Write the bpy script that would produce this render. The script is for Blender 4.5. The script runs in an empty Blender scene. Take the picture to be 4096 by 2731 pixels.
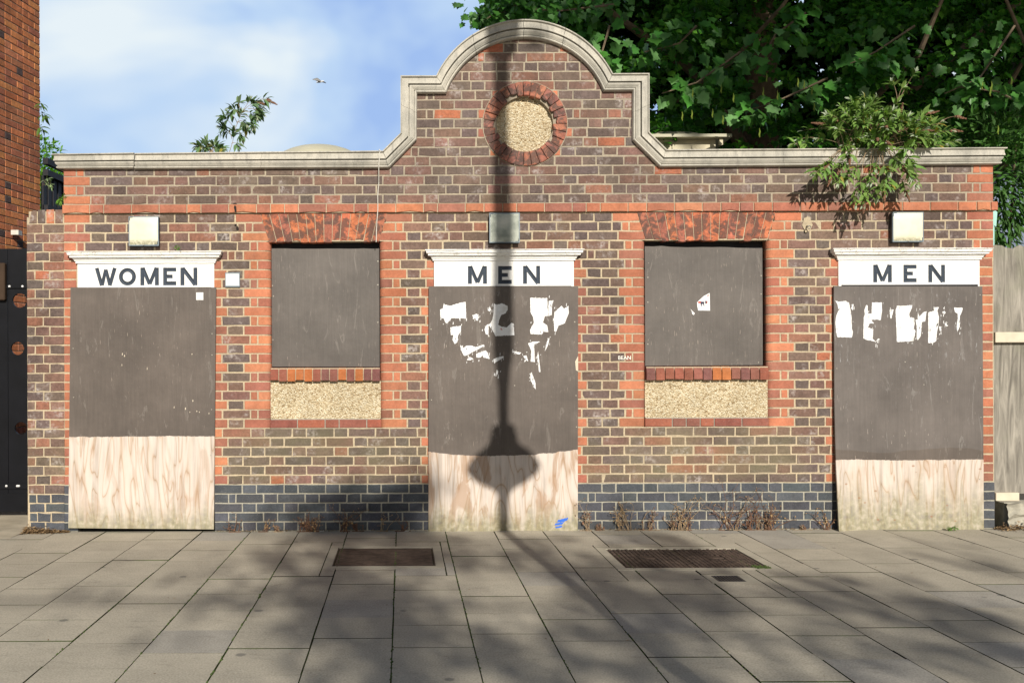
import bpy, math, random
import numpy as np
from mathutils import Vector, Matrix
R = random.Random(7)
rng = np.random.default_rng(11)
scn = bpy.context.scene
COL = scn.collection
# ------------------------------------------------------------------ survey
S = 0.0035            # metres per unit on the facade plane
CX, CY, CH = 925.0, 833.0, 1.3475
FD = 2238.0
DW = FD * S           # camera to facade
ROLL = math.radians(0.2)
def W(dx, dy, y=0.0):
    """survey reading -> world X,Z on the plane Y=y"""
    a, b = (dx - CX) * S, (CY - dy) * S
    c, s = math.cos(ROLL), math.sin(ROLL)
    k = (DW + y) / DW
    return ((a * c + b * s) * k, (-a * s + b * c) * k + CH)
def V3(dx, dy, y=0.0):
    x, z = W(dx, dy, y); return Vector((x, y, z))
def X_(dx, dy=833, y=0.0): return W(dx, dy, y)[0]
def G(dx, dy):
    d = FD * CH / (dy - CY); return ((dx - CX) / FD * d, d - DW)
# ------------------------------------------------------------------ mesh helper
class MB:
    def __init__(s): s.v = []; s.f = []; s.m = []; s.c = []
    def vs(s, pts):
        n = len(s.v); s.v.extend([tuple(p) for p in pts]); return list(range(n, n + len(pts)))
    def face(s, idx, m=0, c=(1, 1, 1)): s.f.append(tuple(idx)); s.m.append(m); s.c.append(c)
    def poly(s, pts, m=0, c=(1, 1, 1)): s.face(s.vs(pts), m, c)
    def box(s, x0, x1, y0, y1, z0, z1, m=0, c=(1, 1, 1), b=0.0):
        if b > 0:
            s.bbox(x0, x1, y0, y1, z0, z1, m, c, b); return
        i = s.vs([(x0,y0,z0),(x1,y0,z0),(x1,y1,z0),(x0,y1,z0),(x0,y0,z1),(x1,y0,z1),(x1,y1,z1),(x0,y1,z1)])
        for q in ((0,1,5,4),(1,2,6,5),(2,3,7,6),(3,0,4,7),(4,5,6,7),(3,2,1,0)): s.face([i[k] for k in q], m, c)
    def bbox(s, x0, x1, y0, y1, z0, z1, m, c, b):
        # chamfered box: three inset quads per axis pair
        P = {}
        def g(x, y, z):
            k = (round(x,5), round(y,5), round(z,5))
            if k not in P: P[k] = s.vs([k])[0]
            return P[k]
        X = (x0, x1); Y = (y0, y1); Z = (z0, z1)
        sg = (1, -1)
        def vx(a, q, r): return g(X[a], Y[q] + sg[q]*b, Z[r] + sg[r]*b)
        def vy(a, q, r): return g(X[a] + sg[a]*b, Y[q], Z[r] + sg[r]*b)
        def vz(a, q, r): return g(X[a] + sg[a]*b, Y[q] + sg[q]*b, Z[r])
        for a in (0, 1):
            s.face([vx(a,0,0), vx(a,1,0), vx(a,1,1), vx(a,0,1)], m, c)
            s.face([vy(0,a,0), vy(1,a,0), vy(1,a,1), vy(0,a,1)], m, c)
            s.face([vz(0,0,a), vz(1,0,a), vz(1,1,a), vz(0,1,a)], m, c)
        for q in (0, 1):
            for r in (0, 1):
                s.face([vy(0,q,r), vy(1,q,r), vz(1,q,r), vz(0,q,r)], m, c)
                s.face([vx(q,0,r), vx(q,1,r), vz(q,1,r), vz(q,0,r)], m, c)
                s.face([vx(q,r,0), vx(q,r,1), vy(q,r,1), vy(q,r,0)], m, c)
                for a in (0, 1): s.face([vx(a,q,r), vy(a,q,r), vz(a,q,r)], m, c)
    def tube(s, pts, rad, n=6, m=0, c=(1, 1, 1), cap=True):
        pts = [Vector(p) for p in pts]
        if not hasattr(rad, '__len__'): rad = [rad]*len(pts)
        rings = []; up = Vector((0.13, 0.31, 0.94))
        for i, p in enumerate(pts):
            t = (pts[min(i+1, len(pts)-1)] - pts[max(i-1, 0)])
            if t.length < 1e-9: t = Vector((0,0,1))
            t.normalize()
            a = t.cross(up)
            if a.length < .05: a = t.cross(Vector((1,0,0)))
            a.normalize(); b_ = t.cross(a)
            rings.append(s.vs([p + (a*math.cos(2*math.pi*k/n) + b_*math.sin(2*math.pi*k/n))*rad[i] for k in range(n)]))
        for i in range(len(rings)-1):
            for k in range(n): s.face([rings[i][k], rings[i][(k+1)%n], rings[i+1][(k+1)%n], rings[i+1][k]], m, c)
        if cap: s.face(rings[0][::-1], m, c); s.face(rings[-1], m, c)
    def lathe(s, cx, cy, prof, n=24, m=0, c=(1,1,1)):
        rings = [s.vs([(cx + r*math.cos(2*math.pi*k/n), cy + r*math.sin(2*math.pi*k/n), z) for k in range(n)]) for r, z in prof]
        for i in range(len(rings)-1):
            for k in range(n): s.face([rings[i][k], rings[i][(k+1)%n], rings[i+1][(k+1)%n], rings[i+1][k]], m, c)
        s.face(rings[0][::-1], m, c); s.face(rings[-1], m, c)
    def build(s, name, mats, parent=None, smooth=False, origin=None):
        me = bpy.data.meshes.new(name)
        vv = s.v
        if origin is not None:
            ox, oy, oz = origin; vv = [(a-ox, b-oy, c-oz) for a, b, c in s.v]
        me.from_pydata(vv, [], s.f)
        if not isinstance(mats, (list, tuple)): mats = [mats]
        for m in mats: me.materials.append(m)
        me.polygons.foreach_set('material_index', s.m)
        at = me.color_attributes.new('Col', 'FLOAT_COLOR', 'CORNER')
        cc = np.repeat(np.array([tuple(c)+(1,) for c in s.c], dtype=np.float32), [len(f) for f in s.f], axis=0)
        at.data.foreach_set('color', cc.ravel())
        if smooth: me.polygons.foreach_set('use_smooth', [True]*len(me.polygons))
        me.update()
        o = bpy.data.objects.new(name, me); COL.objects.link(o)
        if origin is not None: o.location = origin
        if parent is not None: attach(o, parent)
        return o
def wloc(o):
    l = Vector((0,0,0))
    while o is not None:
        l += o.location + o.matrix_parent_inverse.to_translation(); o = o.parent
    return l
def attach(o, p):
    o.parent = p; o.matrix_parent_inverse = Matrix.Translation(-wloc(p))
def thing(name, label, cat, loc, group=None):
    o = bpy.data.objects.new(name, None); COL.objects.link(o); o.location = loc
    o.empty_display_size = .2
    return tag(o, label, cat, group)
def tag(o, label=None, cat=None, group=None, kind=None):
    if label: o['label'] = label
    if cat: o['category'] = cat
    if group: o['group'] = group
    if kind: o['kind'] = kind
    return o
# ------------------------------------------------------------------ materials
class NT:
    def __init__(s, name):
        s.m = bpy.data.materials.new(name); s.m.use_nodes = True
        s.t = s.m.node_tree; s.n = s.t.nodes; s.l = s.t.links
        s.b = s.n['Principled BSDF']; s.out = s.n['Material Output']
        s.tc = s.n.new('ShaderNodeTexCoord').outputs['Object']
    def _in(s, sock, v):
        if hasattr(v, 'is_linked') or isinstance(v, bpy.types.NodeSocket): s.l.new(v, sock)
        elif isinstance(v, (tuple, list)): sock.default_value = tuple(v) + ((1,) if len(v) == 3 and sock.type == 'RGBA' else ())
        else: sock.default_value = v
    def attr(s, name='Col'):
        a = s.n.new('ShaderNodeAttribute'); a.attribute_name = name; return a.outputs['Color']
    def map(s, scale=(1,1,1), loc=(0,0,0), rot=(0,0,0), vec=None):
        n = s.n.new('ShaderNodeMapping'); s.l.new(vec or s.tc, n.inputs[0])
        n.inputs['Location'].default_value = loc; n.inputs['Rotation'].default_value = rot; n.inputs['Scale'].default_value = scale
        return n.outputs[0]
    def noise(s, scale, detail=3, rough=.55, vec=None, dist=0, color=False):
        n = s.n.new('ShaderNodeTexNoise'); s.l.new(vec or s.tc, n.inputs['Vector'])
        n.inputs['Scale'].default_value = scale; n.inputs['Detail'].default_value = detail
        n.inputs['Roughness'].default_value = rough; n.inputs['Distortion'].default_value = dist
        return n.outputs['Color' if color else 'Fac']
    def voro(s, scale, out='Distance', vec=None, feat='F1', rnd=1.0):
        n = s.n.new('ShaderNodeTexVoronoi'); n.feature = feat; s.l.new(vec or s.tc, n.inputs['Vector'])
        n.inputs['Scale'].default_value = scale; n.inputs['Randomness'].default_value = rnd
        return n.outputs[out]
    def ramp(s, fac, stops, interp='LINEAR'):
        n = s.n.new('ShaderNodeValToRGB'); n.color_ramp.interpolation = interp
        e = n.color_ramp.elements
        while len(e) < len(stops): e.new(.5)
        for i, (p, c) in enumerate(stops):
            e[i].position = p; e[i].color = (c, c, c, 1) if not hasattr(c, '__len__') else tuple(c)+(1,)
        s.l.new(fac, n.inputs[0]); return n.outputs[0]
    def mix(s, fac, a, b, mode='MIX'):
        n = s.n.new('ShaderNodeMix'); n.data_type = 'RGBA'; n.blend_type = mode
        s._in(n.inputs[0], fac); s._in(n.inputs[6], a); s._in(n.inputs[7], b); return n.outputs[2]
    def math(s, op, a, b=0.0, clamp=False):
        n = s.n.new('ShaderNodeMath'); n.operation = op; n.use_clamp = clamp
        s._in(n.inputs[0], a); s._in(n.inputs[1], b); return n.outputs[0]
    def sep(s, vec=None):
        n = s.n.new('ShaderNodeSeparateXYZ'); s.l.new(vec or s.tc, n.inputs[0]); return n.outputs
    def step(s, v, lo, hi):
        n = s.n.new('ShaderNodeMapRange'); n.interpolation_type = 'SMOOTHSTEP'
        s._in(n.inputs[0], v); s._in(n.inputs[1], lo); s._in(n.inputs[2], hi); n.inputs[3].default_value = 0; n.inputs[4].default_value = 1
        return n.outputs[0]
    def bump(s, h, strength=.5, dist=.01, prev=None):
        n = s.n.new('ShaderNodeBump'); n.inputs['Strength'].default_value = strength; n.inputs['Distance'].default_value = dist
        s.l.new(h, n.inputs['Height'])
        if prev: s.l.new(prev, n.inputs['Normal'])
        return n.outputs[0]
    def done(s, col, rough=.85, nrm=None, spec=.3, metal=0.0):
        s._in(s.b.inputs['Base Color'], col); s._in(s.b.inputs['Roughness'], rough)
        s.b.inputs['Specular IOR Level'].default_value = spec; s.b.inputs['Metallic'].default_value = metal
        if nrm: s.l.new(nrm, s.b.inputs['Normal'])
        return s.m
def shade(s, col, sc, lo, hi, detail=4):
    return s.mix(1.0, col, s.ramp(s.noise(sc, detail), [(.25, lo), (.75, hi)]), 'MULTIPLY')
def m_brick(name, efflo=.5, soot=0.0, fine=(.72, 1.28), eff_col=(.42,.37,.34), eff_lo=.56):
    s = NT(name); c = s.attr()
    c = shade(s, c, 45, fine[0], fine[1]); c = shade(s, c, 9, .8, 1.2)
    if soot > 0:
        k = s.ramp(s.noise(11, 6, .65, dist=.8), [(.45, 0), (.53, 1)])
        c = s.mix(s.math('MULTIPLY', k, soot), c, (.075, .055, .048))
    if efflo > 0:
        k = s.math('MULTIPLY', s.ramp(s.noise(6, 4, .6), [(eff_lo, 0), (eff_lo+.14, 1)]), s.ramp(s.noise(38, 4), [(.42, 0), (.62, 1)]))
        c = s.mix(s.math('MULTIPLY', k, efflo), c, eff_col)
    st = s.ramp(s.noise(1.0, 5, .6, vec=s.map((1.5, 1, .8)), dist=.6), [(.3, .74), (.5, 1.0), (.72, 1.16)])
    c = s.mix(1.0, c, st, 'MULTIPLY')
    zz = s.sep()[2]
    if name == 'brown_brick':
        ol = s.math('MULTIPLY', s.math('MULTIPLY', s.step(zz, .36, .45), s.math('SUBTRACT', 1.0, s.step(zz, .72, .95))), s.ramp(s.noise(1.6, 4, .6), [(.40, 0), (.6, 1)]))
        c = s.mix(s.math('MULTIPLY', ol, .42), c, (.20, .185, .10))
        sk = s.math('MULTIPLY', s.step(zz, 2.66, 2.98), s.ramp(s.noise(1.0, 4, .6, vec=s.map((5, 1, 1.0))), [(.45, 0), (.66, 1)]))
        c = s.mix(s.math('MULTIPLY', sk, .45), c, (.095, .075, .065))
    sp = s.ramp(s.noise(260, 1), [(.66, 0), (.72, 1)])
    c = s.mix(s.math('MULTIPLY', sp, .35), c, (.5, .45, .4))
    n1 = s.bump(s.noise(90, 5, .65), .55, .006)
    n2 = s.bump(s.noise(300, 2), .35, .003, n1)
    return s.done(c, .86, n2, .25)
M = {}
M['dark'] = m_brick('brown_brick', .8, eff_lo=.53, eff_col=(.48,.43,.41))
M['red'] = m_brick('red_rubber_brick', .12, fine=(.86, 1.14))
M['arch'] = m_brick('sooty_red_brick', .1, soot=.8)
M['blue'] = m_brick('blue_engineering_brick', .22, fine=(.86, 1.14), eff_col=(.2,.21,.22))
M['flank'] = m_brick('orange_brick', .0, fine=(.7, 1.3))
def m_mortar(name, col, dirt=.5):
    s = NT(name)
    c = shade(s, s.mix(1, col, col), 70, .75, 1.2); c = s.mix(s.math('MULTIPLY', s.ramp(s.noise(3, 4), [(.45, 0), (.7, 1)]), dirt), c, (.2, .18, .15))
    return s.done(c, .95, s.bump(s.noise(220, 3), .6, .004), .1)
M['mortar'] = m_mortar('lime_mortar', (.50, .415, .29), .4)
M['mortar_grey'] = m_mortar('grey_mortar', (.36, .345, .29), .25)
M['mortar_up'] = m_mortar('weathered_mortar', (.39, .335, .255), .6)
def m_stone():
    s = NT('weathered_stone')
    c = s.ramp(s.noise(3.5, 6, .62), [(.3, (.33,.32,.28)), (.5, (.46,.44,.385)), (.7, (.56,.53,.46))])
    v = s.map((5, 5, 1.2)); c = s.mix(s.math('MULTIPLY', s.ramp(s.noise(6, 4, vec=v), [(.5, 0), (.75, 1)]), .55), c, (.2, .195, .18))
    c = shade(s, c, 160, .8, 1.18, 2)
    return s.done(c, .9, s.bump(s.noise(180, 4), .5, .004), .2)
M['stone'] = m_stone()
def m_simple(name, col, rough=.6, var=.15, sc=12, bump=.2, bsc=120, spec=.3, metal=0):
    s = NT(name); c = shade(s, s.mix(1, col, col), sc, 1-var, 1+var)
    return s.done(c, rough, s.bump(s.noise(bsc, 3), bump, .003), spec, metal)
def m_whitepaint():
    s = NT('white_masonry_paint'); c = shade(s, s.mix(1, (.82,.82,.80), (.82,.82,.80)), 4, .93, 1.04)
    k = s.math('MULTIPLY', s.ramp(s.noise(26, 5, .7, dist=1.2), [(.56, 0), (.62, 1)]), s.step(s.sep()[2], 2.16, 2.25))
    c = s.mix(s.math('MULTIPLY', k, .75), c, (.33, .29, .22))
    dr = s.ramp(s.noise(1.0, 4, .6, vec=s.map((34, 1, 3.2))), [(.58, 0), (.72, 1)]); c = s.mix(s.math('MULTIPLY', dr, .22), c, (.52, .48, .40))
    ck = s.ramp(s.voro(16, feat='DISTANCE_TO_EDGE', vec=s.map((1, 1, 1.6))), [(.006, 1), (.016, 0)]); c = s.mix(s.math('MULTIPLY', s.math('MULTIPLY', ck, s.step(s.sep()[2], 2.17, 2.2)), .5), c, (.25, .22, .18))
    return s.done(c, .6, s.bump(s.noise(40, 4), .25, .004), .3)
M['white'] = m_whitepaint()
M['letter'] = m_simple('grey_letter_paint', (.065, .08, .105), .5, .12)
def m_pebble():
    s = NT('pebbledash'); v = s.map((1, 1, 1))
    k = s.voro(95, 'Color'); g = s.sep(k)[0]
    c = s.ramp(g, [(0, (.34,.24,.13)), (.10, (.50,.39,.24)), (.22, (.64,.54,.36)), (.6, (.72,.63,.45)), (.82, (.78,.71,.54)), (1, (.50,.38,.22))], 'CONSTANT')
    d = s.voro(95)
    c = s.mix(s.ramp(d, [(.45, 0), (.75, .8)]), c, (.42, .33, .20))
    c = shade(s, c, 5, .80, 1.15)
    h = s.math('SUBTRACT', 1.0, d)
    return s.done(c, .85, s.bump(h, .9, .012), .25)
M['pebble'] = m_pebble()
def m_ply(name, edge, curve, xc, tone=(.108, .089, .077), knots=False, alg=.22, edge2=None, glue=False, stain=.6, ringw=1.0):
    s = NT(name); X, Y, Z = s.sep()
    e = s.math('ADD', edge, s.math('MULTIPLY', s.math('POWER', s.math('ABSOLUTE', s.math('SUBTRACT', X, xc)), 2.0), curve))
    wob = s.math('MULTIPLY', s.math('SUBTRACT', s.noise(14, 4, .7), .5), .03)
    mask = s.step(s.math('SUBTRACT', s.math('ADD', Z, wob), e), -.002, .003)
    # bare ply
    gv = s.map((26, 1, 1.3)); g = s.noise(1.0, 5, .6, vec=gv, dist=.6)
    ring_v = s.map((3.4, 1, .62)); rg = s.noise(1.25, 2, .5, vec=ring_v, dist=1.1)
    band = s.math('ABSOLUTE', s.math('SINE', s.math('MULTIPLY', rg, 30.0)))
    c = s.ramp(band, [(0, (.40,.29,.21)), (.12, (.50,.40,.32)), (.32, (.56,.48,.415)), (1, (.60,.53,.475))])
    c = s.mix(.75, c, s.ramp(g, [(.3, .62), (.5, 1.0), (.72, 1.12)]), 'MULTIPLY')
    st = s.ramp(s.noise(1.0, 4, .6, vec=s.map((7, 1, 1.6)), dist=1.5), [(.52, 0), (.6, 1)])
    c = s.mix(s.math('MULTIPLY', st, stain), c, (.36, .22, .13))
    al = s.math('MULTIPLY', s.math('SUBTRACT', 1.0, s.step(s.math('SUBTRACT', Z, s.math('MULTIPLY', s.noise(1.0, 5, .65, vec=s.map((11, 1, .9)), dist=.5), alg*2.3)), -alg*1.15, alg*.12)), .8)
    c = s.mix(al, c, s.ramp(s.noise(24, 4), [(.3, (.15,.145,.11)), (.5, (.25,.24,.14)), (.7, (.43,.39,.30))]))
    if knots:
        kd = s.voro(9, vec=s.map((1, .01, 1.5)))
        c = s.mix(s.math('MULTIPLY', s.ramp(kd, [(.09, 1), (.14, 0)]), .6), c, (.28, .13, .06))
    # paint
    p = s.mix(1, tone, tone); p = shade(s, p, 2.0, .72, 1.24, 6); p = shade(s, p, 14, .92, 1.08, 5)
    p = s.mix(.6, p, s.ramp(s.noise(1.0, 3, vec=s.map((60, 1, 3))), [(.3, .85), (.7, 1.12)]), 'MULTIPLY')
    fl = s.math('MULTIPLY', s.ramp(s.noise(1.0, 2, vec=s.map((130, 1, 11), (3.1, 0, 0))), [(.68, 0), (.72, 1)]), s.ramp(s.noise(1.7, 3), [(.45, 0), (.6, 1)]))
    p = s.mix(s.math('MULTIPLY', fl, .7), p, (.48, .40, .33))
    sc_ = s.ramp(s.noise(1.0, 5, .7, vec=s.map((9, 1, 2.0), (1.7, 0, .3)), dist=2.0), [(.60, 0), (.66, .35), (.70, 0)])
    p = s.mix(sc_, p, (.27, .245, .22))
    if glue:
        gm = s.math('MULTIPLY', s.math('MULTIPLY', s.step(Z, 1.05, 1.35), s.math('SUBTRACT', 1.0, s.step(Z, 1.86, 1.95))), s.ramp(s.noise(1.0, 6, .75, vec=s.map((38, 1, 9)), dist=.6), [(.60, 0), (.68, 1)]))
        gm = s.math('MULTIPLY', gm, s.ramp(s.noise(3.5, 3), [(.45, 0), (.58, 1)])); p = s.mix(s.math('MULTIPLY', gm, .55), p, (.50, .49, .48))
    chip = s.ramp(s.noise(30, 4, .7), [(.735, 0), (.75, 1)]); p = s.mix(s.math('MULTIPLY', chip, .6), p, (.5, .42, .34))
    if edge2:
        m2 = s.step(s.math('ADD', s.math('SUBTRACT', Z, edge2), s.math('MULTIPLY', s.math('SUBTRACT', s.noise(2.2, 2), .5), .16)), -.004, .004)
        p = s.mix(m2, p, s.mix(1, p, (1.15, 1.22, 1.3), 'MULTIPLY'))
    c = s.mix(mask, c, p)
    n = s.bump(s.noise(1, 4, vec=s.map((120, 1, 6))), .25, .002)
    n = s.bump(s.noise(7, 4), .25, .012, n)
    return s.done(c, s.ramp(mask, [(0, .85), (1, .55)]), n, .35)
M['ply1'] = m_ply('painted_ply_left', .765, 0.0, -2.1, stain=.3)
M['ply2'] = m_ply('painted_ply_middle', .600, .12, .75, alg=.2, glue=True)
M['ply3'] = m_ply('painted_ply_right', .555, .02, 4.1, knots=True, alg=.4, edge2=.64, glue=True, stain=.22)
M['wboard'] = m_ply('painted_window_board', -5, 0, 0, tone=(.108, .095, .086))
def m_paper():
    s = NT('torn_white_paper'); c = s.ramp(s.noise(9, 5, .65), [(.3, (.62,.62,.60)), (.5, (.80,.81,.82)), (.8, (.84,.85,.86))])
    k = s.ramp(s.noise(1.0, 3, .6, vec=s.map((150, 1, 22))), [(.62, 0), (.68, 1)]); c = s.mix(s.math('MULTIPLY', k, .5), c, (.34, .32, .30))
    return s.done(c, .75, s.bump(s.noise(30, 4), .6, .004), .2)
M['paper'] = m_paper()
M['steel'] = m_simple('screw_steel', (.35, .33, .28), .45, .2, 30, .1, 200, .5, .6)
M['frame_grey'] = m_simple('grey_metal_frame', (.20, .25, .29), .5, .12)
M['black_plastic'] = m_simple('dark_light_body', (.03, .035, .04), .5, .1)
def m_lens():
    s = NT('cream_light_diffuser'); Z = s.sep()[2]; c = s.ramp(s.noise(7, 4), [(.3, (.66,.63,.46)), (.6, (.74,.72,.58))])
    d_ = s.math('MULTIPLY', s.math('SUBTRACT', 1.0, s.step(Z, 2.305, 2.345)), s.ramp(s.noise(45, 4, .7), [(.38, 0), (.55, 1)])); c = s.mix(s.math('MULTIPLY', d_, .8), c, (.20, .19, .11))
    return s.done(c, .35, s.bump(s.noise(60, 2), .06, .003), .4)
M['lens_cream'] = m_lens()
M['sticker_red'] = m_simple('sticker_red', (.45, .06, .03), .6)
M['sticker_dark'] = m_simple('sticker_dark', (.02, .02, .05), .6)
M['bluepaint'] = m_simple('blue_spray', (.03, .14, .62), .6)
M['whitemark'] = m_simple('white_marker', (.8, .78, .72), .6)
M['cable'] = m_simple('white_cable', (.62, .6, .54), .5)
M['black_gate'] = m_simple('black_gate_paint', (.005, .0055, .008), .4, .3, 6, .25, 12, .2)
M['black_wood'] = m_simple('black_stained_wood', (.012, .012, .016), .6, .3)
M['dome'] = m_simple('fibreglass_dome', (.46, .44, .33), .55, .1, 5)
M['felt'] = m_simple('roof_felt', (.08, .08, .08), .9)
M['render_side'] = m_simple('dull_brown_side_wall', (.14, .10, .08), .9)
M['column'] = m_simple('black_column_paint', (.02, .02, .022), .4)
def m_lens_clear():
    s = NT('prismatic_lens'); v = s.sep(s.map((1,1,1)))
    h = s.math('MULTIPLY', s.math('SINE', s.math('MULTIPLY', v[0], 900.0)), s.math('SINE', s.math('MULTIPLY', v[2], 900.0)))
    c = s.ramp(s.noise(9, 3), [(.35, (.26,.29,.25)), (.55, (.46,.49,.43)), (.7, (.60,.61,.54))])
    return s.done(c, .2, s.bump(h, .5, .002), .6)
M['lens_clear'] = m_lens_clear()
def m_paving():
    s = NT('concrete_paving'); c = s.attr()
    c = shade(s, c, 3.2, .86, 1.1, 5); c = shade(s, c, 110, .72, 1.26, 3)
    sp = s.ramp(s.noise(230, 1), [(.68, 0), (.74, 1)]); c = s.mix(s.math('MULTIPLY', sp, .45), c, (.62, .6, .55))
    dk = s.ramp(s.noise(7, 5, .7, vec=s.map((1,2.4,1))), [(.56, 0), (.72, 1)]); c = s.mix(s.math('MULTIPLY', dk, .30), c, (.10, .095, .08))
    gum = s.math('MULTIPLY', s.ramp(s.voro(2.6), [(.05, 1), (.075, 0)]), .6); c = s.mix(gum, c, (.10, .10, .10))
    return s.done(c, .88, s.bump(s.noise(240, 3), .5, .004), .2)
M['paving'] = m_paving()
def m_joint():
    s = NT('mossy_joint'); c = s.ramp(s.noise(5, 4, .7), [(.42, (.035,.03,.022)), (.58, (.045,.07,.015)), (.7, (.07,.11,.02))])
    return s.done(c, .95, s.bump(s.noise(200, 3), .8, .01), .1)
M['joint'] = m_joint()
M['moss'] = m_simple('moss', (.055, .085, .02), .9, .4, 30, .8, 90)
M['conc'] = m_simple('grey_concrete', (.43, .40, .32), .9, .2, 5, .5, 150)
M['conc_light'] = m_simple('buff_concrete', (.42, .37, .28), .9, .25, 6, .5, 120)  # pale buff concrete of the gate ramp, mottled at random
M['asphalt'] = m_simple('asphalt', (.05, .05, .052), .9, .15, 20, .5, 200)
M['earth'] = m_simple('bare_ground', (.10, .085, .06), .95, .3)
def m_rust():
    s = NT('rusty_iron'); c = s.ramp(s.noise(16, 6, .7), [(.35, (.05,.034,.027)), (.55, (.10,.07,.055)), (.7, (.15,.11,.085))])
    k = s.ramp(s.noise(14, 4, .6, vec=s.map((.6, 3.2, 1))), [(.56, 0), (.6, 1)])
    c = s.mix(s.math('MULTIPLY', k, .7), c, (.02, .017, .015)); return s.done(c, .75, s.bump(s.noise(120, 4), .4, .004), .4, .2)
M['rust'] = m_rust()
M['iron_dark'] = m_simple('dark_cast_iron', (.06, .042, .035), .6, .3, 30, .3, 150, .5, .2)
def m_leaf(name, cols, rough=.42, trans=.4, spec=.4):
    s = NT(name); c = s.attr()
    c = s.mix(1, c, s.ramp(s.noise(14, 3), [(.3, .8), (.7, 1.2)]), 'MULTIPLY')
    s.done(c, rough, s.bump(s.noise(60, 2), .3, .004), spec)
    tr = s.n.new('ShaderNodeBsdfTranslucent'); s.l.new(s.mix(1, c, (1.1, 1.3, .5), 'MULTIPLY'), tr.inputs[0])
    mx = s.n.new('ShaderNodeMixShader'); mx.inputs[0].default_value = trans
    s.l.new(s.b.outputs[0], mx.inputs[1]); s.l.new(tr.outputs[0], mx.inputs[2]); s.l.new(mx.outputs[0], s.out.inputs[0])
    return s.m
M['leaf'] = m_leaf('sycamore_leaf', None, .42, .3)
M['bleaf'] = m_leaf('buddleia_leaf', None, .6, .25, .3)
M['bark'] = m_simple('bark', (.16, .12, .08), .9, .4, 14, .8, 40)
M['twig'] = m_simple('dry_twig', (.30, .22, .14), .9, .25, 20)
M['seed'] = m_simple('brown_seed_head', (.17, .09, .055), .9, .4, 60, .8, 150)
M['litter'] = m_simple('dry_litter', (.34, .23, .12), .95, .4, 60)
def m_hoard():
    s = NT('grey_weathered_ply')
    c = s.ramp(s.noise(1, 5, .6, vec=s.map((16, 1, 1.6)), dist=1.6), [(.3, (.12,.11,.095)), (.5, (.25,.232,.20)), (.7, (.40,.37,.32))])
    c = s.mix(s.math('MULTIPLY', s.ramp(s.noise(2.5, 3), [(.5, 0), (.7, 1)]), .3), c, (.16, .19, .10))
    return s.done(c, .9, s.bump(s.noise(1, 4, vec=s.map((60, 1, 4))), .4, .004), .15)
M['hoard'] = m_hoard()
M['cream_wood'] = m_simple('cream_timber', (.62, .55, .43), .7, .1)
M['teal'] = m_simple('pale_teal_sign', (.35, .62, .56), .5)
M['slate'] = m_simple('blue_grey_wall_beyond', (.16, .20, .28), .7)
M['bird'] = m_simple('pale_feathers', (.6, .6, .6), .8)
# ------------------------------------------------------------------ bricks
DARK = [(.158,.104,.083),(.130,.095,.082),(.165,.113,.088),(.130,.098,.090),(.170,.100,.080),(.118,.088,.077),(.145,.107,.088),(.18,.108,.084)]
WARM = [(.24,.115,.08),(.27,.125,.085),(.22,.125,.10)]
REDS = [(.45,.168,.092),(.40,.150,.088),(.35,.132,.086),(.47,.185,.102),(.31,.128,.09)]
BLUE = [(.072,.080,.095),(.062,.068,.080),(.082,.090,.105),(.072,.077,.088)]
def jc(c, a=.12):
    k = 1 + R.uniform(-a, a); return tuple(max(0, v*k*(1 + R.uniform(-.04, .04))) for v in c)
def dcol(warm=.12, red=.03):
    u = R.random()
    return jc((.38,.135,.075)) if u < red else jc(R.choice(WARM)) if u < red+warm else jc(R.choice(DARK))
def rcol(dull=0):
    return jc(R.choice(REDS if not dull else REDS[2:]+[(.36,.13,.10)]), .08)
def brick(mb, x0, x1, z0, z1, m, c, y=0.0, dep=.03, j=.0022, ins=.0035):
    if x1 - x0 < .012: return
    if R.random() < .14: j *= 2.2
    J = lambda a: R.uniform(-a, a)
    tilt = J(.0016); yy = y + J(.0014)
    nx = 3 if x1-x0 > .08 else 2
    bot = [(x0 + (x1-x0)*i/(nx-1) + J(j)*.7, z0 + J(j)) for i in range(nx)]
    top = [(x1 - (x1-x0)*i/(nx-1) + J(j)*.7, z1 + J(j)) for i in range(nx)]
    P = bot + top; n = len(P); cx = (x0+x1)/2; cz = (z0+z1)/2
    inner = []
    for (a, b) in P:
        ix = ins if abs(a-cx) > (x1-x0)*.3 else 0
        inner.append((a - math.copysign(ix, a-cx), yy + tilt*(a-cx)/.1 + J(.0008), b - math.copysign(ins, b-cz)))
    i1 = mb.vs(inner); i2 = mb.vs([(a, yy + ins*.9, b) for a, b in P]); i3 = mb.vs([(a, y + dep, b) for a, b in P])
    mb.face(i1, m, c)
    for k in range(n):
        q = (k+1) % n
        mb.face([i1[k], i2[k], i2[q], i1[q]], m, c); mb.face([i2[k], i3[k], i3[q], i2[q]], m, c)
def rbrick(mb, x0, x1, z0, z1, m, c, side, y=0.0, rad=.045):
    """jamb brick with a rounded arris on one side"""
    J = lambda a: R.uniform(-a, a); yy = y + J(.001)
    z0 += J(.0015); z1 += J(.0015)
    pts = []
    a, b = (x0, x1) if side > 0 else (x1, x0)
    sg = side
    pts.append((a, yy + .03)); pts.append((a, yy + .004)); pts.append((a + sg*.003, yy))
    for k in range(6):
        t = k/5*math.pi/2; pts.append((b - sg*rad + sg*rad*math.sin(t), yy + rad - rad*math.cos(t)))
    pts.append((b, yy + .11))
    i0 = mb.vs([(p, q, z0) for p, q in pts]); i1 = mb.vs([(p, q, z1) for p, q in pts])
    for k in range(len(pts)-1): mb.face([i0[k], i0[k+1], i1[k+1], i1[k]], m, c)
    mb.face(i1, m, c); mb.face(i0[::-1], m, c)
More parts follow.
